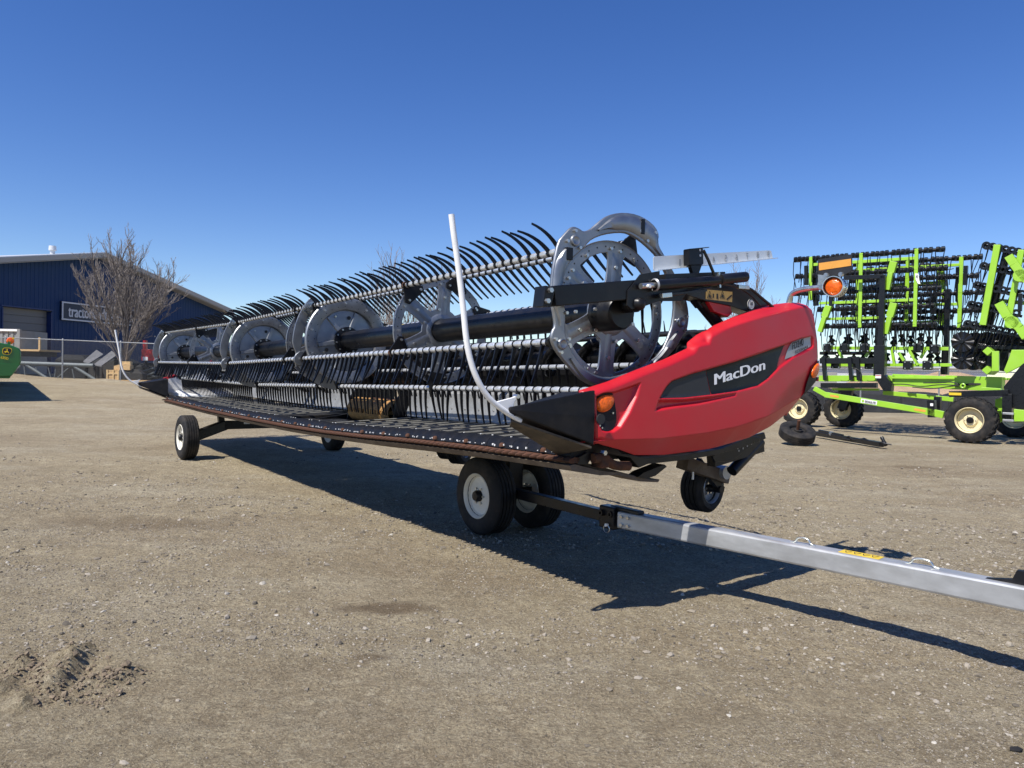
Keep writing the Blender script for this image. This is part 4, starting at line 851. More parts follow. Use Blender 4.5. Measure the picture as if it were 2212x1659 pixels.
mb = MB(); mbz = MB()
for p in ((440, 288), (945, 250), (1150, 832), (355, 978)):
    q = poly_xz(Z1, [p], oy_)[0]; mb.lathe([(.001, -.010), (.020, -.010), (.026, -.014), (.032, -.012), (.036, 0)], (q[0], oy_-.0125, q[1]), (0, 1, 0), 24)
mb.build('joint_boss', MT['galvanised'], cam_, smooth=50)
for p in ((440, 222), (388, 290), (470, 335), (975, 235), (920, 290), (1185, 795), (1112, 820), (1172, 880), (308, 945), (395, 945), (345, 1035), (880, 165), (875, 225), (440, 762), (570, 745), (380, 770)):
    q = poly_xz(Z1, [p], oy_)[0]; mbz.cyl((q[0], oy_-.012, q[1]), (q[0], oy_-.028, q[1]), .011, n=6)
mbz.build('bolt', MT['bolt_steel'], cam_, kind='stuff')
for p, s_ in (((885, 195), (.035, .10)), ((395, 375), (.05, .075))):
    q = poly_xz(Z1, [p], oy_)[0]; MB().box((q[0], oy_-.02, q[1]), (s_[0], .02, s_[1])).build('link_block', MT['black_paint'], cam_, bevel=.003)
# end links at the far ends of the reel sections
def end_link(y):
    q = axle(y); Tq = lambda u, v: (q[0]+u, q[2]+v); o_p = []; i_p = []
    A0, A1 = 133, 204
    for k in range(25):
        f = k/24; a = math.radians(A0-8+(A1-A0+16)*f); bulge = -.05*math.sin(math.pi*f)-.035*math.exp(-((f-.82)/.09)**2); ro2 = .60+bulge; ri2 = .475-.035*math.sin(math.pi*f)+.02*math.exp(-((f-.82)/.08)**2); o_p.append(Tq(ro2*math.cos(a), ro2*math.sin(a))); i_p.append(Tq(ri2*math.cos(a), ri2*math.sin(a)))
    pl = plate2d([tuple(q_[:2]) for q_ in chaikin([(*q_, 0) for q_ in o_p+i_p[::-1]], 2)], [], .016, .005); o = MB().put(pl, lambda x, z, w: (x, y+w, z)).build('end_link', MT['galvanised'], hdr, smooth=45)
    pl2 = plate2d([tuple(p[:2]) for p in chaikin([(*Tq(RB*math.cos(math.radians(a))+dx, RB*math.sin(math.radians(a))+dz_), 0) for a, dx, dz_ in ((204, -.07, .03), (204, .02, .10), (204, .09, .0), (204, .03, -.08), (204, -.06, -.06))], 1)], [], .02, .004)
    MB().put(pl2, lambda x, z, w: (x, y-.02+w, z)).build('end_boss', MT['galvanised'], o, smooth=45)
    pl3 = plate2d([Tq(RB*math.cos(math.radians(133))+a, RB*math.sin(math.radians(133))+b) for a, b in ((-.06, .03), (.04, .06), (.10, -.10), (.02, -.16), (-.09, -.06))], [], .01, .002); MB().put(pl3, lambda x, z, w: (x, y-.022+w, z)).build('end_plate', MT['zinc'], o)
    mb = MB()
    for a, r_ in ((133, .52), (137, .47), (128, .46), (142, .56), (204, .52), (150, .60)): t = math.radians(a); mb.cyl((q[0]+r_*math.cos(t), y-.02, q[2]+r_*math.sin(t)), (q[0]+r_*math.cos(t), y-.042, q[2]+r_*math.sin(t)), .013, n=6)
    mb.build('bolt', MT['bolt_steel'], o, kind='stuff')
    # hidden lower quarter: lip that peeks out between the lower tines
    lo = [Tq(.56*math.cos(math.radians(a)), .56*math.sin(math.radians(a))) for a in range(212, 272, 6)]+[Tq(.45*math.cos(math.radians(a)), .45*math.sin(math.radians(a))) for a in range(270, 206, -6)]
    MB().put(plate2d(lo, [], .014, .004), lambda x, z, w: (x, y+w, z)).build('lower_link', MT['galvanised'], o, smooth=45)
for y in (4.91, 7.93, 12.95): end_link(y)
# ================================================================== REEL ARMS
arm = MB(); a0 = HY(Z1, 280, 660, .15); a1 = HY(Z1, 900, 610, .15); a2 = HY(Z1, 1520, 610, .15); a3 = HY(Z1, 1850, 800, .15)
arm.beam(a0, a1, .10, .118); armo = arm.build('reel_arm', MT['black_paint'], hdr, bevel=.006)
MB().prism([HY(Z1, x, y, .10) for x, y in [(235, 725), (252, 585), (320, 600), (290, 728)]], (0, .10, 0)).build('arm_end_cap', MT['black_paint'], armo, bevel=.003)
mb = MB()
for p in ((278, 618), (258, 690)): q = HY(Z1, *p, .10); mb.cyl(q, q-np.array([0, .022, 0]), .015, n=6)
mb.build('bolt', MT['bolt_steel'], armo, kind='stuff')
MB().prism([HY(Z1, x, y, .09) for x, y in [(800, 720), (805, 620), (890, 510), (1018, 488), (1018, 540), (1190, 545), (1210, 620), (1160, 690), (1010, 690), (930, 720), (830, 745)]], (0, .012, 0)).build('arm_side_plate', MT['black_paint'], armo, bevel=.002)
bk = [HY(Z1, x, y, .12) for x, y in [(1190, 600), (1330, 560), (1500, 565), (1620, 610), (1760, 720), (1900, 760), (1900, 850), (1690, 790), (1600, 760), (1480, 720), (1330, 690), (1200, 650)]]
rearm = MB().prism(bk, (0, .13, 0)).build('arm_rear', MT['black_paint'], armo, bevel=.004)
rdp = MB().prism([HY(Z1, x, y, .13) for x, y in [(1340, 690), (1490, 720), (1505, 770), (1475, 800), (1380, 760)]], (0, .11, 0)).build('arm_guard', MT['red_plastic'], armo, bevel=.005)
st_ = MB().prism([HY(Z1, x, y, .1175) for x, y in [(1328, 612), (1504, 628), (1502, 697), (1326, 677)]], (0, .001, 0)).build('warning_label', MT['decal_tan'], rearm)
def on_label(pts, d=.116): return [HY(Z1, x, y, d) for x, y in pts]
mb = MB()
for ox in (1332, 1418):
    for a, b in (((3, 58), (20, 12)), ((20, 12), (37, 62)), ((37, 62), (3, 58))): mb.beam(HY(Z1, ox+a[0], 610+a[1], .1165), HY(Z1, ox+b[0], 610+b[1], .1165), .0006, .003, up=(0, 0, 1))
    mb.prism(on_label([(ox+12, 664), (ox+18, 640), (ox+26, 650), (ox+30, 668)], .1162), (0, .0005, 0))
mb.prism(on_label([(1398, 640), (1408, 640), (1410, 675), (1397, 675)], .1162), (0, .0005, 0)); mb.beam(HY(Z1, 1466, 680, .1165), HY(Z1, 1500, 650, .1165), .0006, .012); mb.prism(on_label([(1372, 640), (1380, 640), (1380, 668), (1372, 668)], .1162), (0, .0005, 0))
mb.build('warning_pictogram', MT['ink'], st_)
q = HY(Z1, 1630, 713, .1165); MB().cyl(q+np.array([0, .002, 0]), q, .040, n=32).build('speed_disc', MT['print_white'], rearm)
MB().lathe([(.034, 0), (.0405, 0), (.0405, -.0008), (.034, -.0008)], q-np.array([0, .0005, 0]), (0, 1, 0), 36, True).build('speed_ring', MT['ink'], rearm)
MB().put(text_fit('30', .034, .026, .01), lambda x, y, z: (q[0]-.017+x, q[1]-.0012-z*.05, q[2]-.006+y)).build('speed_number', MT['ink'], rearm); MB().put(text_fit('km/h', .026, .008), lambda x, y, z: (q[0]-.013+x, q[1]-.0012, q[2]-.024+y)).build('speed_number', MT['ink'], rearm)
# reel drive / hub under the arm
hc = HY(Z1, 740, 765, .25); MB().lathe([(.001, -.04), (.10, -.04), (.115, -.02), (.118, .16)], hc, (0, 1, 0), 32).build('reel_hub', MT['black_paint'], hdr, smooth=40)
q = HY(Z1, 870, 710, .10); MB().lathe([(.001, -.05), (.02, -.048), (.038, -.03), (.044, 0), (.05, .01), (.05, .1)], q, (0, 1, 0), 24).build('drive_cap', MT['black_paint'], armo, smooth=60)
# fore-aft cylinder, rails, hoses
cy = MB(); c0_, c1_ = HY(Z1, 985, 585, .06), HY(Z1, 1500, 545, .06); cy.cyl(c0_, c1_, .034, n=20); cyo = cy.build('fore_aft_cylinder', MT['black_paint'], armo, smooth=50)
MB().cyl(HY(Z1, 1420, 545, .05), HY(Z1, 1590, 528, .05), .036, n=20).build('cylinder_cap', MT['black_paint'], cyo, smooth=50); MB().cyl(HY(Z1, 890, 590, .06), HY(Z1, 990, 583, .06), .018, n=12).build('cylinder_rod', MT['bolt_steel'], cyo, smooth=50)
q = HY(Z1, 985, 582, .06); MB().lathe([(.034, -.01), (.042, 0), (.034, .01)], q, c1_-c0_, 20).build('gland', MT['sheet_steel'], cyo, smooth=50)
q = HY(Z1, 937, 590, .03); MB().cyl(q, q-np.array([0, .02, 0]), .012, n=12).build('pin', MT['print_white'], cyo)
MB().beam(HY(Z1, 1015, 540, .16), HY(Z1, 1420, 522, .16), .10, .05).build('slide_rail', MT['black_paint'], armo, bevel=.004); MB().beam(HY(Z1, 1080, 645, .04), HY(Z1, 1330, 618, .04), .014, .014).build('control_rod', MT['black_paint'], armo); MB().beam(HY(Z1, 1025, 655, .04), HY(Z1, 1090, 648, .04), .03, .03).build('fitting', MT['zinc'], armo, bevel=.003)
MB().beam(HY(Z1, 1410, 498, .05), HY(Z1, 1418, 600, .05), .016, .016).build('clevis_pin', MT['zinc'], armo)
for pts, r_ in (([(1540, 590), (1620, 600), (1700, 670), (1770, 725), (1830, 780)], .010), ([(1440, 575), (1530, 590), (1620, 640), (1690, 720)], .008), ([(1310, 350), (1340, 410), (1360, 460), (1385, 520)], .010), ([(1080, 650), (1170, 640), (1280, 610), (1360, 600)], .008)):
    MB().path(chaikin([HY(Z1, x, y, .05) for x, y in pts], 2, False), r_, 8).build('hydraulic_hose', MT['hose'], armo, smooth=60)
MB().beam(HY(Z1, 1540, 595, .05), HY(Z1, 1610, 600, .05), .026, .026).build('hose_fitting', MT['zinc'], armo, bevel=.003)
# lift cylinder down into the shield
MB().cyl(HY(Z1, 1280, 690, .20), HY(Z1, 1420, 860, .20), .042, n=18).build('lift_cylinder', MT['black_paint'], armo, smooth=50); MB().cyl(HY(Z1, 1400, 830, .20), HY(Z1, 1560, 1000, .20), .026, n=12).build('lift_rod', MT['zinc'], armo, smooth=50)
MB().prism([HY(Z1, x, y, .17) for x, y in [(1265, 690), (1300, 640), (1360, 690), (1300, 735)]], (0, .06, 0)).build('lift_bracket', MT['black_paint'], armo)
# white position gauge with mirrored numbers
gy_ = .22; G = lambda x, y, d=0.: HY(Z1, x, y, gy_+d)
gau = MB().prism([G(x, y) for x, y in [(975, 400), (985, 390), (1750, 350), (1764, 354), (1775, 402), (984, 487), (976, 478)]], (0, .004, 0)).build('position_gauge', MT['gauge_white'], hdr, label='white position scale plate with mirrored numbers')
MB().prism([G(982, 484), G(1786, 402), G(1790, 406), G(982, 488)], (0, -.03, 0)).build('gauge_flange', MT['gauge_white'], gau)
for ch, x, y in (('1', 1152, 432), ('4', 1382, 415), ('5', 1460, 405), ('6', 1534, 398), ('7', 1604, 390), ('8', 1675, 383), ('9', 1746, 377)):
    q = G(x, y, -.002); tx = text_fit(ch, .016 if ch == '1' else .024, .046, .012); w_ = .016 if ch == '1' else .024; MB().put(tx, lambda X_, Y_, Z_: (q[0]+w_/2-X_, q[1]-Z_*.1, q[2]-.023+Y_)).build('gauge_number', MT['ink_grey'], gau)
MB().prism([HY(Z1, x, y, .16) for x, y in [(1212, 342), (1308, 332), (1312, 440), (1300, 448), (1215, 450)]], (0, .05, 0)).build('gauge_pointer', MT['black_paint'], gau, bevel=.004); MB().prism([HY(Z1, x, y, .17) for x, y in [(1225, 448), (1300, 446), (1282, 500), (1340, 520), (1180, 525), (1240, 500)]], (0, .03, 0)).build('pointer_stem', MT['black_paint'], gau)
mb = MB()
for p in ((1287, 348), (1289, 384)): q = HY(Z1, *p, .1585); mb.cyl(q, q-np.array([0, .001, 0]), .009, n=14)
mb.build('pointer_hole', MT['far_white'], gau)
MB().prism([HY(Z1, x, y, .20) for x, y in [(1180, 345), (1310, 333), (1310, 338), (1180, 350)]], (0, -.05, 0)).build('pointer_top', MT['black_paint'], gau)
# centre and far reel arms
for y in (4.95, 7.98, 13.0):
    q = axle(y); zf = rdz(y); o = MB().beam((q[0]-.05, y, q[2]+.06), (2.2, y, 1.86+zf), .09, .13).build('reel_arm', MT['black_paint'], hdr, bevel=.005)
    MB().prism([(q[0]-.20, y-.055, q[2]+.22), (q[0]+.05, y-.055, q[2]+.30), (q[0]+.22, y-.055, q[2]+.12), (q[0]+.05, y-.055, q[2]-.02), (q[0]-.10, y-.055, q[2]+.0)], (0, .01, 0)).build('arm_plate', MT['zinc'], o, bevel=.002)
    mb = MB(); bolts(mb, disc_frame(y, 0), .20, 7, .014, .8, -.056, .016); mb.build('bolt', MT['bolt_steel'], o, kind='stuff'); MB().beam((2.15, y, 1.82+zf), (2.2, y, 1.4), .09, .13).build('arm_post', MT['black_paint'], o)
    MB().lathe([(.115, -.02), (.115, .02)], axle(y)+np.array([0, .14, 0]), (0, 1, 0), 24).build('timing_band', MT['decal_yellow'], o)
MB().lathe([(.1035, -.012), (.1045, 0), (.1035, .012)], axle(3.3), (0, 1, 0), 28).build('timing_band', MT['decal_yellow'], hdr)
mb = MB().prism([(1.0, 13.06, 2.05), (1.5, 13.06, 2.05), (1.36, 13.06, 2.26), (1.12, 13.06, 2.26)], (0, .02, 0)); mb.build('arm_cover', MT['galvanised'], hdr)
along(1.95, 1.83, 3.2, 5.2, .02, 'hydraulic_line', 'hose', 8); along(1.99, 1.80, .4, 12.5, .018, 'hydraulic_line', 'hose', 8)
# rear finger rail seen between ring and shield
rr = MB().beam((2.45, .9, 1.88), (2.45, 3.6, 1.86), .03, .03).build('rear_rail', MT['black_paint'], hdr)
tn = MB().loft([[(-.006, -.006, 0), (.006, -.006, 0), (.006, .006, 0), (-.006, .006, 0)], [(-.01, .01, .10), (-.006, .01, .10), (-.006, .014, .10), (-.01, .014, .10)]]).mesh('rail_finger', MT['black_paint'])
for i in range(22): link('rail_finger', tn, rr, loc=(2.45, 1.0+i*.12, 1.885))
# ================================================================== LAMP ON ITS PIPE
LX = 2.52
L0 = lambda x, y, d=0.: HF.X(Y3(x, y), LX+d)
lp = MB().path(chaikin([L0(492, 1060), L0(495, 1000), L0(505, 950), L0(530, 888), L0(585, 850), L0(680, 825), L0(790, 812), L0(925, 800)], 2, False), .019, 14).build('lamp_pipe', MT['zinc'], hdr, smooth=50)
bd = MB().prism([L0(x, y, .03) for x, y in [(862, 455), (872, 448), (1270, 388), (1290, 395), (1290, 565), (1275, 600), (1180, 648), (980, 660), (862, 640)]], (.006, 0, 0)).build('reflector_board', MT['decal_charcoal'], lp)
MB().prism([L0(x, y, .0275) for x, y in [(874, 498), (1278, 442), (1280, 530), (878, 590)]], (.0015, 0, 0)).build('reflector', MT['decal_amber'], bd); MB().prism([L0(x, y, .028) for x, y in [(862, 640), (980, 655), (960, 700), (900, 790), (850, 790), (866, 730)]], (.006, 0, 0)).build('board_bracket', MT['zinc'], bd)
lc = L0(1055, 790, -.03); ax_ = unit((.97, .24, 0)); lo_ = MB().lathe([(.066, -.012), (.071, -.012), (.071, .085), (.066, .085)], lc, ax_, 40, True).build('lamp_housing', MT['zinc'], lp, smooth=40)
MB().lathe([(.001, -.004), (.03, -.002), (.050, .005), (.058, .012), (.061, .04)], lc, ax_, 40).build('amber_lamp', MT['amber_lens'], lp, smooth=60); MB().lathe([(.068, .08), (.001, .08)], lc, ax_, 30).build('lamp_back', MT['zinc'], lp)
mb = MB(); e1 = unit(np.cross(ax_, (0, 0, 1))); e2 = np.cross(ax_, e1)
for i in range(26):
    for k, h in enumerate((.035, .06)): a = 2*math.pi*(i+.5*k)/26; d_ = e1*math.cos(a)+e2*math.sin(a); c_ = lc+ax_*h+d_*.0712; mb.cyl(c_, c_+d_*.001, .006, n=8)
mb.build('housing_hole', MT['ink'], lo_, kind='stuff'); q = L0(930, 800); MB().box(q, (.04, .05, .035)).build('pipe_clamp', MT['zinc'], lp, bevel=.004)
for p_ in ((980, 650), (1165, 640)): q = L0(*p_, .0); MB().cyl(q, q-np.array([.02, 0, 0]), .016, n=10).build('bolt', MT['zinc'], lp)
# ================================================================== UNDERSIDE AT THE NEAR END
un = MB().prism([HY(Z6, x, y, .18) for x, y in [(1085, 660), (1210, 690), (1280, 745), (1440, 770), (1700, 750), (1950, 705), (2140, 625), (2205, 632), (2195, 662), (2080, 700), (1900, 752), (1700, 785), (1450, 812), (1390, 838), (1330, 770), (1180, 745), (1020, 740)]], (0, .14, 0)).build('end_frame', MT['black_paint'], hdr, bevel=.004)
MB().prism([HY(Z6, x, y, .22) for x, y in [(930, 742), (1020, 732), (1030, 800), (1060, 810), (1250, 860), (1380, 895), (1480, 915), (1530, 915), (1520, 935), (1400, 930), (1200, 880), (930, 795)]], (0, .22, 0)).build('skid_plate', MT['skid_plastic'], hdr, bevel=.006)
MB().path(chaikin([HY(Z6, x, y, .14) for x, y in [(1080, 775), (1150, 770), (1200, 810), (1240, 825), (1320, 825)]], 1, False), .030, 10).build('knife_drive_arm', MT['rust'], hdr, smooth=50)
MB().box(HY(Z6, 1130, 790, .16), (.07, .10, .08)).build('knife_drive_box', MT['rust'], hdr, bevel=.01); q = HY(Z6, 1142, 735, .14); MB().cyl(q, q-np.array([0, .03, 0]), .016, n=6).build('bolt', MT['bolt_steel'], hdr)
MB().prism([HY(Z6, x, y, .2) for x, y in [(1380, 900), (1420, 870), (1560, 815), (1575, 830), (1500, 890), (1440, 910)]], (0, .1, 0)).build('skid_bracket', MT['black_paint'], hdr)
bkp = MB().prism([HY(Z6, x, y, .34) for x, y in [(1880, 760), (2080, 660), (2150, 620), (2230, 600), (2240, 640), (2150, 690), (2010, 790), (1900, 800)]], (0, .02, 0)).build('wheel_bracket', MT['black_paint'], hdr, bevel=.003)
mb = MB()
for i in range(5):
    for j in range(2): q = HY(Z6, 2050+i*28+j*8, 705-i*16+j*18, .339); mb.cyl(q, q-np.array([0, .001, 0]), .008, n=10)
mb.build('bracket_hole', MT['fascia_grey'], bkp, kind='stuff')
def wheel(name, c, axis, R0, W, rim_r, mat_rim, parent=hdr, lugs=0, tread=5, n=56, face=-1, boss=True, rimdepth=.05):
    c = V3(c); ax = unit(axis); h = W/2; prof = [(rim_r*.98, -h*.8), (rim_r*1.02, -h*.92), (rim_r+.25*(R0-rim_r), -h*1.02), (rim_r+.6*(R0-rim_r), -h*1.03), (R0-.025, -h*.92), (R0-.006, -h*.80)]
    if tread:
        for k in range(tread):
            a0 = -h*.78+h*1.56*k/tread; a1 = -h*.78+h*1.56*(k+1)/tread; g_ = W*.022; prof += [(R0, a0+g_), (R0, a1-g_)]
            if k < tread-1: prof += [(R0-.012, a1-g_*.9), (R0-.012, a1+g_*.9)]
    else: prof += [(R0, -h*.7), (R0, h*.7)]
    prof += [(R0-.006, h*.80), (R0-.025, h*.92), (rim_r+.6*(R0-rim_r), h*1.03), (rim_r+.25*(R0-rim_r), h*1.02), (rim_r*1.02, h*.92), (rim_r*.98, h*.8)]
    w = MB().lathe([(rim_r*.9, -h*.7), (rim_r*.9, h*.7)], c, ax, 24).build(name, MT['ink'], parent, smooth=40)
    ty = MB().lathe(prof, c, ax, n)
    if lugs:
        e1 = unit(np.cross(ax, (0, 0, 1))); e2 = np.cross(ax, e1)
        for i in range(lugs):
            for sd in (-1, 1):
                a = 2*math.pi*(i+(.5 if sd > 0 else 0))/lugs; pts = []
                for (t, s_) in ((0, .04), (.5, .45), (.95, .92)):
                    a2 = a+t*.22; pts.append((a2, sd*h*s_))
                rings = []
                for a2, hh in pts:
                    d_ = e1*math.cos(a2)+e2*math.sin(a2); tg = -e1*math.sin(a2)+e2*math.cos(a2); rr_ = R0 if abs(hh) < h*.8 else R0-.02; wd = 2*math.pi*R0/lugs*.20
                    rings.append([c+ax*hh+d_*(rr_-.03)-tg*wd, c+ax*hh+d_*(rr_-.03)+tg*wd, c+ax*hh+d_*(rr_+.028)+tg*wd*.8, c+ax*hh+d_*(rr_+.028)-tg*wd*.8])
                ty.loft(rings)
    ty.build('tyre', MT['rubber'], w, smooth=35)
    f = face
    rm_ = MB().lathe([(rim_r*1.03, f*h*.93), (rim_r*1.0, f*h*.98), (rim_r*.95, f*h*.90), (rim_r*.90, f*(h*.9-rimdepth*.6)), (rim_r*.84, f*(h*.9-rimdepth)), (rim_r*.55, f*(h*.9-rimdepth)), (rim_r*.42, f*(h*.9-rimdepth*.65)), (.001, f*(h*.9-rimdepth*.65))], c, ax, 48).build('rim', mat_rim, w, smooth=40)
    MB().lathe([(rim_r*1.0, -f*h*.9), (rim_r*.8, -f*h*.55), (.001, -f*h*.5)], c, ax, 32).build('rim', mat_rim, w, smooth=40)
    if boss:
        hp = f*(h*.9-rimdepth*.65); MB().lathe([(rim_r*.26, hp), (rim_r*.26, hp+f*.035), (rim_r*.20, hp+f*.055), (.001, hp+f*.058)], c, ax, 24).build('hub', MT['black_paint'], w, smooth=40)
        mb = MB(); e1 = unit(np.cross(ax, (0, 0, 1))); e2 = np.cross(ax, e1)
        for i in range(6): a = 2*math.pi*i/6; p = c+ax*hp+(e1*math.cos(a)+e2*math.sin(a))*rim_r*.37; mb.cyl(p, p+ax*f*.02, .011, n=6)
        mb.build('lug_nut', MT['bolt_steel'], w, kind='stuff')
    return w
# stabiliser wheel hanging below the near end
wc = HF.Y((1517, 1052), .95); wheel('stabiliser_wheel', (wc[0], .95, wc[2]), (-.15, 1, 0), .205, .20, .125, MT['sheet_steel'], tread=4, rimdepth=.06)
MB().beam(HY(Z6, 1780, 790, .80), HY(Z6, 1940, 985, .80), .05, .06).build('wheel_strut', MT['black_paint'], hdr, bevel=.004); MB().beam(HY(Z6, 1680, 800, .8), HY(Z6, 1960, 900, .8), .12, .10).build('wheel_mount', MT['skid_plastic'], hdr, bevel=.006)
q = HY(Z6, 1980, 870, .70); MB().cyl(q, q+np.array([0, .2, 0]), .055, n=28).build('pivot_tube', MT['sheet_steel'], hdr, smooth=40); MB().beam(HY(Z6, 1870, 790, .6), HY(Z6, 2200, 690, .6), .08, .09).build('wheel_arm', MT['black_paint'], hdr); MB().cyl(HY(Z6, 2010, 860, .6), HY(Z6, 2200, 660, .6), .045, n=16).build('wheel_spring', MT['black_paint'], hdr, smooth=50)
q = HY(Z6, 1945, 985, .76); MB().cyl(q, q+np.array([0, .1, 0]), .03, n=14).build('axle_nut', MT['black_paint'], hdr)
q = HY(Z6, 1750, 890, .7); MB().box(q, (.012, .01, .06)).build('tag_strip', MT['print_white'], hdr)
for y, x in ((4.55, 2.42), (5.05, 2.55)): wheel('stabiliser_wheel', (x, y, .60), (-.6, 1, 0), .215, .19, .13, MT['sheet_steel'], tread=4, rimdepth=.06); MB().beam((x, y+.16, .62), (x-.2, y+.2, .98), .06, .08).build('wheel_strut', MT['black_paint'], hdr)
# ================================================================== ROAD TRANSPORT
wheel('road_wheel', (1.52, 2.58, .36), (1, .03, 0), .36, .235, .205, MT['rim_cream']); wheel('road_wheel', (2.10, 2.60, .36), (1, .03, 0), .36, .235, .205, MT['rim_cream'])
MB().beam((1.6, 2.59, .36), (2.05, 2.59, .36), .10, .10).build('axle', MT['black_paint'], hdr); MB().box((1.81, 2.60, .66), (.16, .20, .62)).build('dolly_post', MT['black_paint'], hdr, bevel=.008); MB().box((1.95, 2.62, .96), (.6, .2, .12)).build('dolly_mount', MT['black_paint'], hdr)
J0, J1 = np.array([1.70, 2.5, .40]), HF.Z(Z6(1200, 1165), .43); PEND = HF.Z((2212, 1290), .43); ext = J1+(PEND-J1)*1.35
MB().beam(J0, J1, .075, .085).build('tow_bar_inner', MT['black_paint'], hdr, bevel=.004); dj = unit(PEND-J1)
hj = MB().box(J1, (.10, .16, .17)).build('pole_hinge', MT['black_paint'], hdr, bevel=.01)
for s_ in (-.04, .05): q = J1+dj*s_+np.array([-.05, 0, .03]); MB().lathe([(.012, -.02), (.024, -.02), (.024, .02), (.012, .02)], q, (1, 0, 0), 16, True).build('hinge_ring', MT['black_paint'], hj, smooth=40)
q = J1+np.array([-.06, -.03, -.05]); MB().cyl(q, q+np.array([-.02, 0, 0]), .012, n=12).build('hinge_pin', MT['print_white'], hj); MB().lathe([(.026, -.002), (.030, 0), (.026, .002)], q+np.array([-.01, 0, -.03]), (1, .2, 0), 24).build('pin_ring', MT['bolt_steel'], hj)
PB = J1+dj*.10; tow = MB().beam(PB, ext, .115, .125).build('tow_pole', MT['pole_steel'], hdr, bevel=.014, label='long galvanised square tow pole with grab handles and a yellow warning label')
mb = MB(); sdv = unit(np.cross(dj, (0, 0, 1)))
for a, b in ((.05, .03), (.11, .03), (.05, -.03), (.11, -.03)):
    p = PB+dj*a+np.array([0, 0, b])
    for s_ in (-1, 1): mb.cyl(p+sdv*s_*.055, p+sdv*s_*.075, .013, n=6)
mb.build('bolt', MT['bolt_steel'], tow, kind='stuff'); MB().box(PB+dj*.05+np.array([0, 0, .075]), (.07, .30, .03)).build('hinge_cover', MT['hose'], tow, bevel=.01)
def on_pole(z, x, y): q = HF.Z(z(x, y), .495); t = (q-PB)@dj; return t
for xa, xb in ((990, 1078), (1615, 1733)):
    ta, tb = on_pole(Z7, xa, 590 if xa < 1200 else 700), on_pole(Z7, xb, 602 if xa < 1200 else 722); A_ = PB+dj*ta+np.array([0, 0, .062]); B_ = PB+dj*tb+np.array([0, 0, .062]); m_ = np.array([0, 0, .038])
    MB().path(chaikin([A_-dj*.03+m_*.05, A_+m_*.15, A_+dj*.015+m_, B_-dj*.015+m_, B_+m_*.15, B_+dj*.03+m_*.05], 2, False), .0062, 10).build('grab_handle', MT['zinc'], tow, smooth=60)
ta, tb = on_pole(Z7, 1205, 645), on_pole(Z7, 1450, 675); C_ = PB+dj*(ta+tb)/2+np.array([0, 0, .0640]); yl_ = MB().beam(C_-dj*(tb-ta)/2, C_+dj*(tb-ta)/2, .085, .0015).build('warning_label', MT['decal_yellow'], tow)
mb = MB()
for i in range(4):
    p = C_+dj*((i-1.5)*(tb-ta)*.22)+np.array([0, 0, .0012])
    for (u0, v0), (u1, v1) in (((-.02, -.02), (0, .022)), ((0, .022), (.02, -.02)), ((.02, -.02), (-.02, -.02))): mb.beam(p+dj*u0+sdv*v0, p+dj*u1+sdv*v1, .005, .0006)
mb.build('warning_pictogram', MT['ink'], yl_)
pj = PB+dj*on_pole(Z7, 2170, 790); MB().prism([pj+dj*a+np.array([0, 0, .062+b])-sdv*.02 for a, b in ((-.12, .0), (0, .02), (.02, .07), (.05, .07), (.06, .03), (.25, .03), (.25, 0))], sdv*.04).build('latch_handle', MT['black_plastic'], tow); mb = MB()
for i in range(8): p = pj+dj*(.06+i*.02)+np.array([0, 0, .095]); mb.lathe([(.012, -.003), (.018, 0), (.012, .003)], p, dj, 12, True)
mb.build('latch_spring', MT['bolt_steel'], tow, smooth=60)
# far axle
wheel('road_wheel', (.36, 9.75, .36), (1, .05, 0), .36, .235, .205, MT['rim_cream']); wheel('road_wheel', (2.98, 10.05, .36), (1, .03, 0), .36, .235, .205, MT['rim_cream'], face=1)
axb = MB().beam((.95, 9.95, .53), (2.8, 10.0, .53), .14, .14).build('rear_axle_beam', MT['black_paint'], hdr, bevel=.008); MB().beam((.45, 9.75, .36), (1.0, 9.95, .53), .12, .16).build('stub_arm', MT['black_paint'], axb, bevel=.008); MB().beam((.95, 9.95, .55), (.90, 9.95, .88), .10, .10).build('axle_post', MT['black_paint'], axb, bevel=.006); MB().beam((1.75, 9.95, .55), (1.75, 9.9, .95), .12, .12).build('axle_post', MT['black_paint'], axb)
MB().beam((1.85, 2.7, .95), (1.85, 9.9, .84), .12, .12).build('transport_beam', MT['black_paint'], hdr)
MB().box((1.35, 9.88, .56), (.10, .006, .03)).build('serial_plate', MT['gauge_white'], axb)
# ================================================================== LIME GREEN HARROW / TILLAGE IMPLEMENT
MANG = math.atan2(-.69, .72); MF = Frame((11.56, 18.6, 0), MANG)
imp = thing('tillage_implement', 'lime green folded tillage implement with black tine harrow wings and flotation tyres', 'implement', MF.o, MANG)
m5 = lambda x, y, c: MF.Y(Z5(x, y), c)
K5 = .0037
def gb(pts, c, wpx, mat, name='frame_beam', d=.1, parent=imp, bev=.006):
    o = None
    for a, b in zip(pts[:-1], pts[1:]):
        c0, c1 = c if isinstance(c, tuple) else (c, c); A_ = m5(*a, c0); B_ = m5(*b, c1)
        o = MB().beam(A_, B_, d, wpx*K5, up=(0, 0, 1) if abs(B_[2]-A_[2]) < .9*np.linalg.norm(B_-A_) else (1, 0, 0)).build(name, MT[mat], parent, bevel=bev)
    return o
def vb(a, b, c, wpx, mat, name, d=.1, parent=imp):      # upright: width wpx measured across
    wpx = wpx*1.2
    A_, B_ = m5(*a, c), m5(*b, c); return MB().beam(A_, B_, d, wpx*K5, up=(1, 0, 0)).build(name, MT[mat], parent, bevel=.006)
LY1, LY2 = 1.5, 2.7
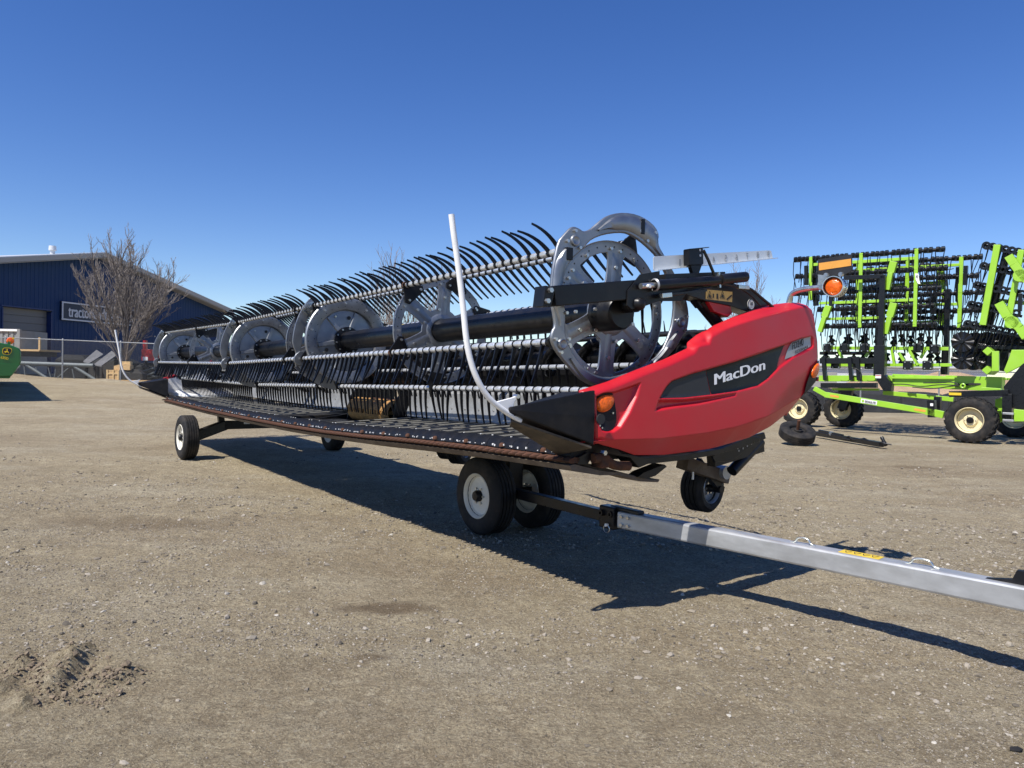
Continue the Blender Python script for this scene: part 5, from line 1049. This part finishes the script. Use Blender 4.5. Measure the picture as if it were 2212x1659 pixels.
# tine clusters on bars
def cluster_mesh(seed, L_=.78):
    R = random.Random(seed); mb = MB()
    for s_ in (-.085, .035):
        for k in range(3): mb.lathe([(.035, -.008), (.078, -.008), (.078, .008), (.035, .008)], (s_+k*.026, -.02, .01), (1, 0, 0), 12, True)
    mb.box((0, 0, 0), (.08, .13, .12)); mb.cyl((-.03, -.06, 0), (-.03, -.09, 0), .014, n=6)
    for s_ in (-.10, .10): mb.path([(s_*.9, -.05, .03), (s_, -.075, -.08), (s_+R.uniform(-.03, .03), -.08, -L_*.5), (s_+R.uniform(-.06, .06), -.07, -L_*R.uniform(.85, 1.05))], .0125, 5)
    return mb.mesh('spring_tine', MT['harrow_black'], 50)
CM = [cluster_mesh(i) for i in range(5)]
def hbar(a, b, c, sp=72, first=12):
    A_, B_ = m5(*a, c), m5(*b, c); br = MB().cyl(A_, B_, .05, n=10).build('harrow_bar', MT['harrow_black'], imp, smooth=50); L_ = b[0]-a[0]; n_ = int(L_/sp)
    for i in range(n_+1):
        f = min(1, (first+i*(L_-2*first)/max(n_, 1)+random.uniform(-12, 12)*(0 < i < n_))/L_); p = A_+(B_-A_)*f; o_ = link('spring_tine', CM[random.randrange(5)], br, loc=tuple(p), rot=(random.uniform(-.06, .06), random.uniform(-.07, .07), 0)); o_.scale = (1.08, 1.08, 1.0+.15*random.random())
for a, b in (((160, 228), (1220, 152)), ((170, 350), (1240, 288)), ((150, 475), (1194, 433)), ((330, 590), (1147, 562)), ((360, 712), (1163, 699))): hbar(a, b, LY1)
for a, b in (((590, 262), (1493, 207)), ((560, 383), (1467, 343)), ((480, 505), (1504, 463)), ((500, 617), (1499, 594)), ((760, 727), (1525, 722))): hbar(a, b, LY2)
for a, b in (((420, 318), (1215, 262)), ((440, 440), (1230, 400)), ((470, 545), (1260, 520)), ((560, 660), (1280, 645))): hbar(a, b, LY2+1.1, 95)
for a, b in (((265, 205), (262, 520)), ((630, 178), (620, 718)), ((1032, 146), (1018, 712))): vb(a, b, LY1-.07, 22, 'lime_green', 'wing_upright', .07)
for a, b in (((968, 232), (955, 690)), ((1357, 205), (1340, 722)), ((610, 240), (600, 700))): vb(a, b, LY2-.07, 24, 'lime_green', 'wing_upright', .07)
for pts, c, w in (([(285, 262), (1030, 214)], LY1-.05, 24), ([(325, 542), (1015, 517)], LY1-.05, 22), ([(350, 657), (755, 647)], LY1-.05, 20), ([(560, 240), (880, 232)], LY2, 18), ([(630, 302), (1352, 262)], LY2-.05, 22), ([(700, 562), (1345, 548)], LY2-.05, 22), ([(800, 412), (1235, 388)], LY2+.3, 20), ([(830, 690), (1195, 672)], LY2+.3, 18)): gb(pts, c, w, 'lime_green', 'wing_rail', .07)
for pts, c in (([(868, 240), (845, 320), (820, 445)], LY1-.16), ([(868, 540), (838, 640), (808, 765)], LY1-.16), ([(395, 560), (365, 640), (330, 750)], LY1-.16), ([(1200, 290), (1222, 420), (1235, 500)], LY2+.2), ([(1195, 590), (1225, 690), (1240, 770)], LY2+.2)):
    for (a, b), w in zip(zip(pts[:-1], pts[1:]), (44, 30)): vb(a, b, c, w, 'lime_green', 'hinge_arm', .14)
for a, b, c, w in (((290, 235), (300, 560), LY1+.1, 30), ((230, 270), (232, 410), LY1-.1, 22), ((410, 470), (412, 590), LY1-.05, 24), ((788, 345), (770, 860), LY1-.3, 34), ((758, 360), (752, 860), LY1+.0, 26), ((1258, 440), (1248, 860), LY2-.1, 32), ((1332, 280), (1328, 530), LY2+.1, 22), ((1165, 490), (1160, 620), LY2-.2, 24), ((1390, 270), (1382, 410), LY2-.1, 22)): vb(a, b, c, w, 'harrow_black', 'mast' if w > 24 else 'hydraulic_cylinder', .12)
gb([(505, 358), (800, 348)], LY1-.3, 32, 'harrow_black', 'mast_head', .12); gb([(310, 352), (330, 350)], LY1, 20, 'harrow_black')
for pts in ([(250, 300), (300, 310), (330, 330)], [(1150, 300), (1260, 300), (1300, 290)], [(1190, 330), (1240, 350), (1250, 420)]): MB().path(chaikin([m5(x, y, LY1+.05) for x, y in pts], 2, False), .012, 6).build('hydraulic_hose', MT['hose'], imp)
t_ = MB().prism([m5(x, y, LY1-.13) for x, y in [(1020, 325), (1044, 327), (1050, 375), (1058, 402), (1040, 400), (1024, 370)]], (0, .006, 0)).build('hanging_tag', MT['print_white'], imp); MB().put(text_fit('42', .05, .07, .01), lambda x, y, z: (m5(1026, 352, LY1-.135)[0]+x, m5(1026, 352, LY1-.14)[1]-z, m5(1026, 356, LY1-.14)[2]+y)).build('tag_number', MT['ink'], t_)
# lower mast and gang rails
vb((768, 850), (765, 1070), LY1-.3, 66, 'harrow_black', 'mast_base', .22); MB().prism([m5(x, y, LY1-.42) for x, y in [(728, 1060), (800, 1060), (850, 1130), (845, 1180), (790, 1180), (745, 1110)]], (0, .25, 0)).build('mast_foot', MT['harrow_black'], imp, bevel=.01); vb((1245, 850), (1235, 1060), LY2-.1, 40, 'harrow_black', 'mast_base', .2)
st = MB().box(m5(752, 1073, LY1-.44), (.15, .004, .10)).build('warning_label', MT['print_white'], imp); MB().box(m5(752, 1067, LY1-.444), (.14, .003, .022)).build('label_stripe', MT['red_paint'], st)
for pts, c, w in (([(355, 866), (1265, 872)], LY1+.2, 26), ([(350, 990), (1290, 990)], LY1+.2, 24)): gb(pts, c, w, 'lime_green', 'gang_rail', .09)
for a, b in (((455, 868), (492, 938)), ((700, 868), (660, 932)), ((962, 860), (1042, 992)), ((850, 868), (872, 1000)), ((900, 900), (940, 960)), ((1095, 880), (1060, 940))): gb([a, b], LY1+.15, 20, 'lime_green', 'gang_brace', .07)
hub = MB()
for (z0, r0_, z1, r1_) in ((-.16, .07, -.08, .05), (-.08, .05, 0, .10), (0, .10, .07, .035), (.07, .035, .13, .075), (.13, .075, .16, .06)): hub.cyl((0, 0, z0), (0, 0, z1), r0_, r1_, n=8)
for k in range(4): a = k*1.57; hub.cyl((.09*math.cos(a), .09*math.sin(a), -.06), (.11*math.cos(a), .11*math.sin(a), -.02), .022, n=6)
hub = hub.mesh('disc_hub', MT['harrow_black'], 30)
for x, y in ((415, 800), (518, 812), (545, 790), (640, 800), (662, 788), (745, 800), (865, 812), (925, 795), (988, 805), (1058, 788), (1118, 812), (450, 935), (575, 925), (640, 930), (700, 920), (812, 930), (925, 930), (1015, 905), (1130, 910), (1185, 930), (370, 915)): link('disc_hub', hub, imp, loc=tuple(m5(x, y+12, LY1+.25+.2*random.random())), rot=(random.uniform(-.2, .2), random.uniform(-.25, .25), random.uniform(0, 3)))
for x, y in ((388, 866), (508, 866), (655, 866), (1045, 866), (1165, 875), (445, 985), (575, 990), (690, 988), (970, 992), (1112, 992)):
    o = MB().box(m5(x, y, LY1+.08), (.24, .22, .26)).build('bearing_block', MT['harrow_black'], imp, bevel=.03); mb = MB()
    for dx in (-22, 22):
        for dy in (-22, 22): q = m5(x+dx, y+dy, LY1-.03); mb.cyl(q, q-np.array([0, .03, 0]), .018, n=6)
    mb.build('bolt', MT['bolt_steel'], o, kind='stuff')
for y, c, w in ((960, LY1-.2, 46), (905, LY1+.5, 26)): gb([(335, y), (735, y)], c, w, 'harrow_black', 'frame_beam', .2)
# main frame
gb([(330, 1088), (880, 1088)], LY1-.1, 48, 'lime_green', 'main_frame', .2); gb([(860, 1098), (1260, 1118)], LY1-.1, 92, 'lime_green', 'main_frame', .2); gb([(1250, 1115), (1660, 1130)], (LY1-.1, 1.1), 100, 'lime_green', 'main_frame', .2); gb([(850, 1082), (1720, 1092)], LY1-.25, 14, 'lime_green', 'frame_flange', .06)
gb([(340, 1138), (745, 1138)], LY1-.3, 40, 'harrow_black', 'frame_beam', .16); gb([(420, 1165), (760, 1168)], LY1+.2, 18, 'lime_green', 'frame_beam', .1); gb([(790, 1190), (1300, 1240)], LY1+.6, 34, 'lime_green', 'rear_arm', .12)
for x in (510, 700, 980): MB().prism([m5(x+a, 1068+b, LY1-.22) for a, b in ((-34, 0), (34, 0), (30, 30), (18, 38), (-18, 38), (-30, 30))], (0, .02, 0)).build('frame_lug', MT['lime_green'], imp, bevel=.004)
for x in (355, 545, 600): gb([(x, 930), (x+14, 1100)], LY1-.32, 30, 'harrow_black', 'hydraulic_cylinder', .10)
for pts in ([(560, 1010), (610, 1020), (635, 1070), (625, 1110)], [(850, 1130), (950, 1128), (1060, 1150), (1200, 1130), (1330, 1140), (1450, 1120), (1620, 1140)], [(1000, 1150), (1150, 1165), (1300, 1140), (1500, 1130), (1640, 1150)], [(1080, 1120), (1200, 1120), (1290, 1110), (1380, 1145)]): MB().path(chaikin([m5(x, y, LY1-.38) for x, y in pts], 2, False), .016, 6).build('hydraulic_hose', MT['hose'], imp, smooth=60)
q = m5(1368, 1142, LY1-.4); MB().lathe([(.03, 0), (.062, -.01), (.07, -.03), (.05, -.04), (.03, -.03)], q, (0, 1, 0), 20).build('pivot_eye', MT['lime_green'], imp, smooth=40)
# diagonal arm with maker lettering
da = gb([(370, 1205), (1165, 1335)], .55, 42, 'lime_green', 'diagonal_arm', .14); A_, B_ = m5(370, 1205, .55), m5(1165, 1335, .55)
gb([(1100, 1325), (1228, 1352)], .45, 50, 'lime_green', 'arm_end', .12); gb([(290, 1160), (380, 1210)], .7, 34, 'lime_green', 'arm_tip', .12); vb((1140, 1245), (1145, 1370), .5, 40, 'harrow_black', 'arm_bracket', .22); vb((1185, 1220), (1180, 1330), .9, 36, 'harrow_black', 'arm_bracket', .16)
def arm_pl(u0, u1, v0, v1, off, mat, name, par=da):
    dd = unit(B_-A_); nn = np.array([0, 0, 1.]); nn = unit(nn-dd*(nn@dd)); L_ = np.linalg.norm(B_-A_); P_ = lambda u, v: A_+dd*L_*u+nn*v+np.array([0, -.07-off, 0]); return MB().prism([P_(u0, v0), P_(u1, v0), P_(u1, v1), P_(u0, v1)], (0, .002, 0)).build(name, MT[mat], par), P_, L_
pl_, P_, L_ = arm_pl(.352, .50, -.055, .055, .004, 'print_white', 'maker_plate'); MB().put(text_fit('SCHULTE', .098*L_, .062, .012), lambda x, y, z: P_(.392+x/L_, -.031+y)+np.array([0, -.007-z, 0])).build('maker_letters', MT['ink'], pl_); MB().put((lambda c: ([(p[0], p[1], 0) for p in c], [tuple(range(len(c)))]))(circ(0, 0, .036, 20)), lambda x, y, z: P_(.372+x/L_, y)+np.array([0, -.007, 0])).build('maker_emblem', MT['lime_green'], pl_)
arm_pl(.055, .14, -.03, .03, .004, 'decal_amber', 'reflector'); arm_pl(.83, .935, -.03, .03, .004, 'decal_amber', 'reflector')
MB().box(m5(1140, 1278, .36), (.07, .004, .07)).build('tag_plate', MT['print_white'], imp)
gb([(1270, 1202), (1700, 1192)], .25, 42, 'harrow_black', 'fender_arm', .12); vb((1690, 1200), (1688, 1380), .25, 46, 'harrow_black', 'fender_post', .12); MB().box(m5(1310, 1200, .18), (.28, .004, .065)).build('reflector', MT['decal_yellow'], imp)
for pts, c in (([(1600, 1240), (1690, 1215), (1710, 1260), (1700, 1330), (1640, 1320), (1600, 1290)], .9), ([(1600, 1320), (1640, 1310), (1660, 1390), (1630, 1410), (1600, 1360)], .7), ([(1500, 1150), (1640, 1160), (1650, 1190), (1480, 1190)], .6), ([(1735, 1310), (1830, 1320), (1830, 1400), (1735, 1400)], .2), ([(1720, 880), (1860, 880), (1860, 960), (1680, 1052), (1664, 1030), (1700, 940)], .5)): MB().prism([m5(x, y, c) for x, y in pts], (0, .12, 0)).build('frame_plate', MT['lime_green'], imp, bevel=.008)
MB().prism([m5(x, y, .35) for x, y in [(1860, 940), (1790, 990), (1660, 1150), (1700, 1290), (1760, 1310), (1860, 1310)]], (0, .12, 0)).build('side_plate', MT['harrow_black'], imp, bevel=.01); gb([(1660, 1340), (1740, 1345)], .2, 14, 'sheet_steel', 'step', .2); gb([(1660, 1390), (1740, 1395)], .2, 14, 'sheet_steel', 'step', .2)
# wheels
wheel('flotation_wheel', (0, .02, .575), (0, 1, 0), .555, .56, .315, MT['rim_yellow_cream'], imp, lugs=22, tread=0, rimdepth=.16); wheel('flotation_wheel', (.35, 3.55, .575), (0, 1, 0), .555, .56, .315, MT['rim_yellow_cream'], imp, lugs=22, tread=0, rimdepth=.16)
wheel('flotation_wheel', (-4.35, 3.45, .575), (0, 1, 0), .555, .56, .315, MT['rim_yellow_cream'], imp, lugs=22, tread=0, rimdepth=.16); wheel('flotation_wheel', (-5.25, 2.25, .575), (0, 1, 0), .555, .56, .315, MT['rim_yellow_cream'], imp, lugs=22, tread=0, rimdepth=.16)
vb((545, 1160), (490, 1310), 3.0, 60, 'harrow_black', 'caster_fork', .2); vb((520, 1130), (520, 1190), 3.0, 90, 'harrow_black', 'caster_head', .3)
# second wing seen end-on
for a, b, w in (((1618, 118), (1512, 700), 34), ((1792, 155), (1688, 720), 30)): vb(a, b, .7, w, 'lime_green', 'wing_upright', .1)
vb((1690, 160), (1545, 745), .95, 40, 'harrow_black', 'wing_upright', .1); gb([(1700, 212), (1860, 245)], 1.0, 24, 'lime_green', 'wing_rail'); gb([(1600, 520), (1860, 545)], 1.0, 26, 'lime_green', 'wing_rail')
for pts, w in (([(1700, 200), (1740, 260), (1800, 340), (1860, 400)], 50), ([(1630, 540), (1690, 640), (1780, 720), (1830, 790)], 54)): gb(pts, .5, w, 'lime_green', 'hinge_arm', .16)
for x, y in ((1780, 340), (1720, 680)): q = m5(x, y, .42); MB().cyl(q, q+np.array([0, .3, 0]), .15, n=20).build('hinge_knuckle', MT['lime_green'], imp, smooth=40)
vb((1785, 470), (1780, 600), .6, 20, 'harrow_black', 'hydraulic_cylinder', .08)
coil = MB()
for k in range(4): coil.lathe([(.045, -.010), (.10, -.010), (.10, .010), (.045, .010)], (0, k*.035, 0), (0, 1, 0), 18, True)
coil.path([(-.09, 0, 0), (-.16, 0, -.35), (-.33, 0, -.82)], .011, 5); coil.path([(.06, .08, 0), (-.02, .08, -.35), (-.20, .08, -.82)], .011, 5); coil = coil.mesh('spring_tine', MT['harrow_black'], 45)
for (xa, ya), n_ in (((1535, 122), 7), ((1518, 270), 7), ((1470, 410), 8), ((1428, 550), 8), ((1400, 690), 9)):
    br = gb([(xa-5, ya), (xa+46*n_, ya+11*n_)], .95, 18, 'harrow_black', 'harrow_bar', .06)
    for i in range(n_): link('spring_tine', coil, br, loc=tuple(m5(xa+46*i, ya+9*i, .75)))
# fluted coulter blades
bl = MB(); n_ = 64; vs = [(0, -.02, 0)]; K = 5
for r_ in (.08, .16, .22, .265):
    for i in range(n_): a = 2*math.pi*i/n_; vs.append((r_*math.cos(a), .028*(r_/.265)**2*math.sin(a*10), r_*math.sin(a)))
fs = [(0, 1+i, 1+(i+1) % n_) for i in range(n_)]
for k in range(3):
    for i in range(n_): fs.append((1+k*n_+i, 1+(k+1)*n_+i, 1+(k+1)*n_+(i+1) % n_, 1+k*n_+(i+1) % n_))
bl.add(vs, fs); bl.lathe([(.001, -.05), (.04, -.05), (.05, -.03), (.06, 0)], (0, 0, 0), (0, 1, 0), 14); bl = bl.mesh('coulter_blade', MT['harrow_black'], 60)
for i, (x, y, c) in enumerate(((1362, 822, .7), (1452, 826, 1.0), (1540, 822, 1.2), (1625, 828, 1.4), (1715, 830, 1.5), (1800, 832, 1.6), (1362, 950, .8), (1445, 955, 1.1), (1530, 955, 1.3), (1610, 960, 1.5))): link('coulter_blade', bl, imp, loc=tuple(m5(x, y, c)), rot=(0, i*.3, random.uniform(-.12, .12)))
for x, y in ((1545, 890), (1540, 1028)):
    q = m5(x, y, .5); MB().prism([q+np.array([a*.115, 0, b*.115]) for a, b in ((-1, 0), (0, -1), (1, 0), (0, 1))], (0, .9, 0)).build('gang_tube', MT['lime_green'], imp, bevel=.01)
vb((1605, 890), (1605, 1035), .55, 34, 'lime_green', 'gang_brace', .1); gb([(1480, 860), (1860, 868)], 1.0, 26, 'harrow_black', 'gang_bar', .2); MB().prism([m5(x, y, 1.2) for x, y in [(1460, 870), (1700, 880), (1690, 1040), (1450, 1010)]], (0, .3, 0)).build('gang_body', MT['harrow_black'], imp, bevel=.02)
# ================================================================== LOOSE WHEEL AND HITCH BAR ON THE GROUND
q = WF.Z(Y2(200, 715), .2); lw_ = thing('loose_wheel', 'worn grey implement wheel with a rusty spindle lying on the gravel', 'wheel', (q[0], q[1], 0), .3)
tilt = unit((-.10, -.42, .9)); wheel('wheel', (0, 0, .27), tilt, .40, .24, .20, MT['rubber'], lw_, tread=4, face=1, boss=False, rimdepth=.06); MB().cyl(V3((0, 0, .27))+tilt*.02, V3((0, 0, .27))+tilt*.34+np.array([-.04, 0, 0]), .036, n=12).build('spindle', MT['rust'], lw_, smooth=40); MB().cyl(V3((0, 0, .27))+tilt*.06, V3((0, 0, .27))+tilt*.10, .09, n=20).build('hub', MT['rubber'], lw_, smooth=40)
a, b = WF.Z(Y2(370, 690), .12), WF.Z(Y2(985, 795), .10); hb = thing('hitch_bar', 'black hitch bar with chains lying on the gravel beside the loose wheel', 'hitch', (0, 0, 0)); dv = b-a
MB().beam(a, a+dv*.95, .12, .11).build('bar', MT['harrow_black'], hb, bevel=.01); MB().beam(a+dv*.05+np.array([0, 0, .08]), a+dv*.42+np.array([0, 0, .05]), .07, .07).build('upper_link', MT['harrow_black'], hb, bevel=.01)
MB().path([b-dv*.05+np.array([0, 0, .16]), b-dv*.025+np.array([0, 0, .08]), b+np.array([0, 0, 0])], [.04, .035, .05], 10).build('end_lug', MT['harrow_black'], hb, smooth=50); q = a+dv*.24+np.array([-.02, -.06, .06]); MB().cyl(q, q+np.array([0, -.03, 0]), .06, n=16).build('pin_head', MT['bolt_steel'], hb)
R = random.Random(8)
for k in range(3):
    pts = [a+dv*(.2+.25*k+.06*i)+np.array([R.uniform(-.1, .1), -.10+R.uniform(-.15, .05), max(.0, R.uniform(-.06, .10))]) for i in range(6)]; MB().path(chaikin(pts, 2, False), .016, 6).build('chain', MT['hose'], hb, smooth=60)
# ================================================================== GREEN HEADER AT THE LEFT EDGE
JF = Frame((*at(Y6(262, 500), 24.0)[:2], float(gz(-16, 24))), HANG)
jd = thing('green_header', 'dark green grain header with a yellow emblem parked by the fence', 'header', JF.o, HANG)
jp = lambda x, y, c=0.: JF.Y(Y6(x, y), c)
OUTJ = [(-560, 420), (-300, 330), (-100, 300), (40, 322), (110, 334), (238, 384), (258, 410), (262, 450), (262, 555), (245, 592), (150, 722), (125, 735), (-100, 738), (-500, 700)]
o1 = [jp(*p) for p in OUTJ]; front = MB().loft([[p+np.array([0, .10, 0]) for p in o1], [p+np.array([0, .03, 0]) for p in o1], [(np.array([np.mean([q_[0] for q_ in o1]), 0, np.mean([q_[2] for q_ in o1])])*.04+p*.96)+np.array([0, -.02, 0]) for p in o1]]).build('end_shield', MT['deere_green'], jd, bevel=.02)
MB().prism([jp(x, y, -.026) for x, y in [(-480, 560), (258, 578), (240, 596), (150, 716), (120, 728), (-100, 730), (-480, 690)]], (0, .03, 0)).build('lower_shield', MT['deere_green'], jd, bevel=.01)
emb = MB().put(plate2d([tuple(p[:2]) for p in chaikin([(x, y, 0) for x, y in [(jp(a, b)[0], jp(a, b)[2]) for a, b in [(38, 382), (60, 375), (125, 377), (147, 392), (150, 420), (128, 458), (105, 468), (52, 462), (30, 448), (28, 410)]]], 2)], [], .004), lambda x, z, w: (x, -.032+w, z)).build('emblem', MT['deere_yellow'], jd)
MB().put(plate2d([tuple(p[:2]) for p in chaikin([(x, y, 0) for x, y in [(jp(a, b)[0], jp(a, b)[2]) for a, b in [(44, 387), (62, 381), (122, 383), (141, 396), (143, 420), (124, 453), (103, 462), (55, 456), (36, 445), (34, 412)]]], 2)], [], .004), lambda x, z, w: (x, -.036+w, z)).build('emblem_field', MT['ink'], emb)
deer = [(46, 425), (60, 417), (76, 417), (86, 408), (84, 398), (70, 396), (66, 390), (78, 393), (88, 391), (94, 388), (96, 396), (93, 408), (95, 420), (106, 428), (112, 440), (106, 450), (104, 440), (92, 432), (82, 430), (72, 440), (58, 444), (50, 442), (60, 437), (68, 428), (58, 428)]
MB().put(plate2d([(jp(a, b)[0], jp(a, b)[2]) for a, b in deer], [], .004), lambda x, z, w: (x, -.040+w, z)).build('leaping_animal', MT['deere_yellow'], emb)
q0, q1 = jp(8, 502), jp(104, 522); MB().put(text_fit('635D', q1[0]-q0[0], .085, .02, .2), lambda x, y, z: (q0[0]+x, -.034-z, q0[2]-.02+y+(q1[2]-q0[2])*x/(q1[0]-q0[0]))).build('model_letters', MT['deere_yellow'], jd)
q = jp(130, 290, .1); MB().lathe([(.001, -.03), (.09, -.02), (.11, .02), (.11, .06)], q, (0, 1, 0), 20).build('marker_lamp', MT['amber_lens'], jd, smooth=50); MB().beam(jp(118, 335, .1), jp(170, 250, .1), .03, .06).build('lamp_stalk', MT['deere_yellow'], jd); MB().beam(jp(105, 335, .1), jp(120, 300, .1), .05, .08).build('lamp_mount', MT['deere_green'], jd)
x0, x1 = o1[0][0], o1[8][0]
MB().prism([(x0+.5, .1, .75), (x1-.3, .1, .75), (x1-.15, .1, 1.1), (x1-.2, .1, 1.55), (x1-.5, .1, 1.6), (x1-.6, .1, 1.0)], (0, 10.6, 0)).build('frame', MT['deere_green'], jd, bevel=.02); MB().box((x0+.45, 5.4, .80), (.3, 10.6, .06)).build('cutterbar', MT['black_paint'], jd)
rx_, rz_ = x0+.9, 1.45; MB().cyl((rx_, .2, rz_), (rx_, 10.6, rz_), .1, n=16).build('reel_tube', MT['deere_green'], jd, smooth=40)
for k in range(6): t = k*1.047; MB().cyl((rx_+.5*math.cos(t), .2, rz_+.5*math.sin(t)), (rx_+.5*math.cos(t), 10.6, rz_+.5*math.sin(t)), .03, n=8).build('reel_bar', MT['deere_yellow'], jd)
for y in (.3, 3.7, 7.1, 10.5): MB().lathe([(.1, -.01), (.48, -.01), (.48, .01), (.1, .01)], (rx_, y, rz_), (0, 1, 0), 24, True).build('reel_disc', MT['deere_green'], jd)
for y in (2.0, 8.5):
    for x in (x0+.9, x1-.9): wheel('road_wheel', (x, y, .36), (1, 0, 0), .36, .23, .2, MT['deere_yellow'], jd)
    MB().beam((x0+.9, y, .36), (x1-.9, y, .36), .1, .1).build('axle', MT['black_paint'], jd); MB().beam(((x0+x1)/2, y, .36), ((x0+x1)/2, y, .8), .1, .1).build('axle_post', MT['black_paint'], jd)
MB().prism([(x1-.55, 10.7, .75), (x1-.3, 10.7, .75), (x1-.2, 10.7, 1.5), (x0+.5, 10.7, 1.2), (x0+.2, 10.7, .8)], (0, .1, 0)).build('end_shield', MT['deere_green'], jd)
q = WF.Z((2192, 1622), 0); sc_ = MB().prism([(q[0]+a*.03, q[1]+b*.03, .004) for a, b in ((-1, -.4), (.2, -.7), (1, -.2), (.8, .6), (-.3, .5))], (0, 0, .008)).build('scrap_piece', MT['rubber'], None, bevel=.002); tag(sc_, 'small torn piece of black rubber lying on the gravel', 'scrap')
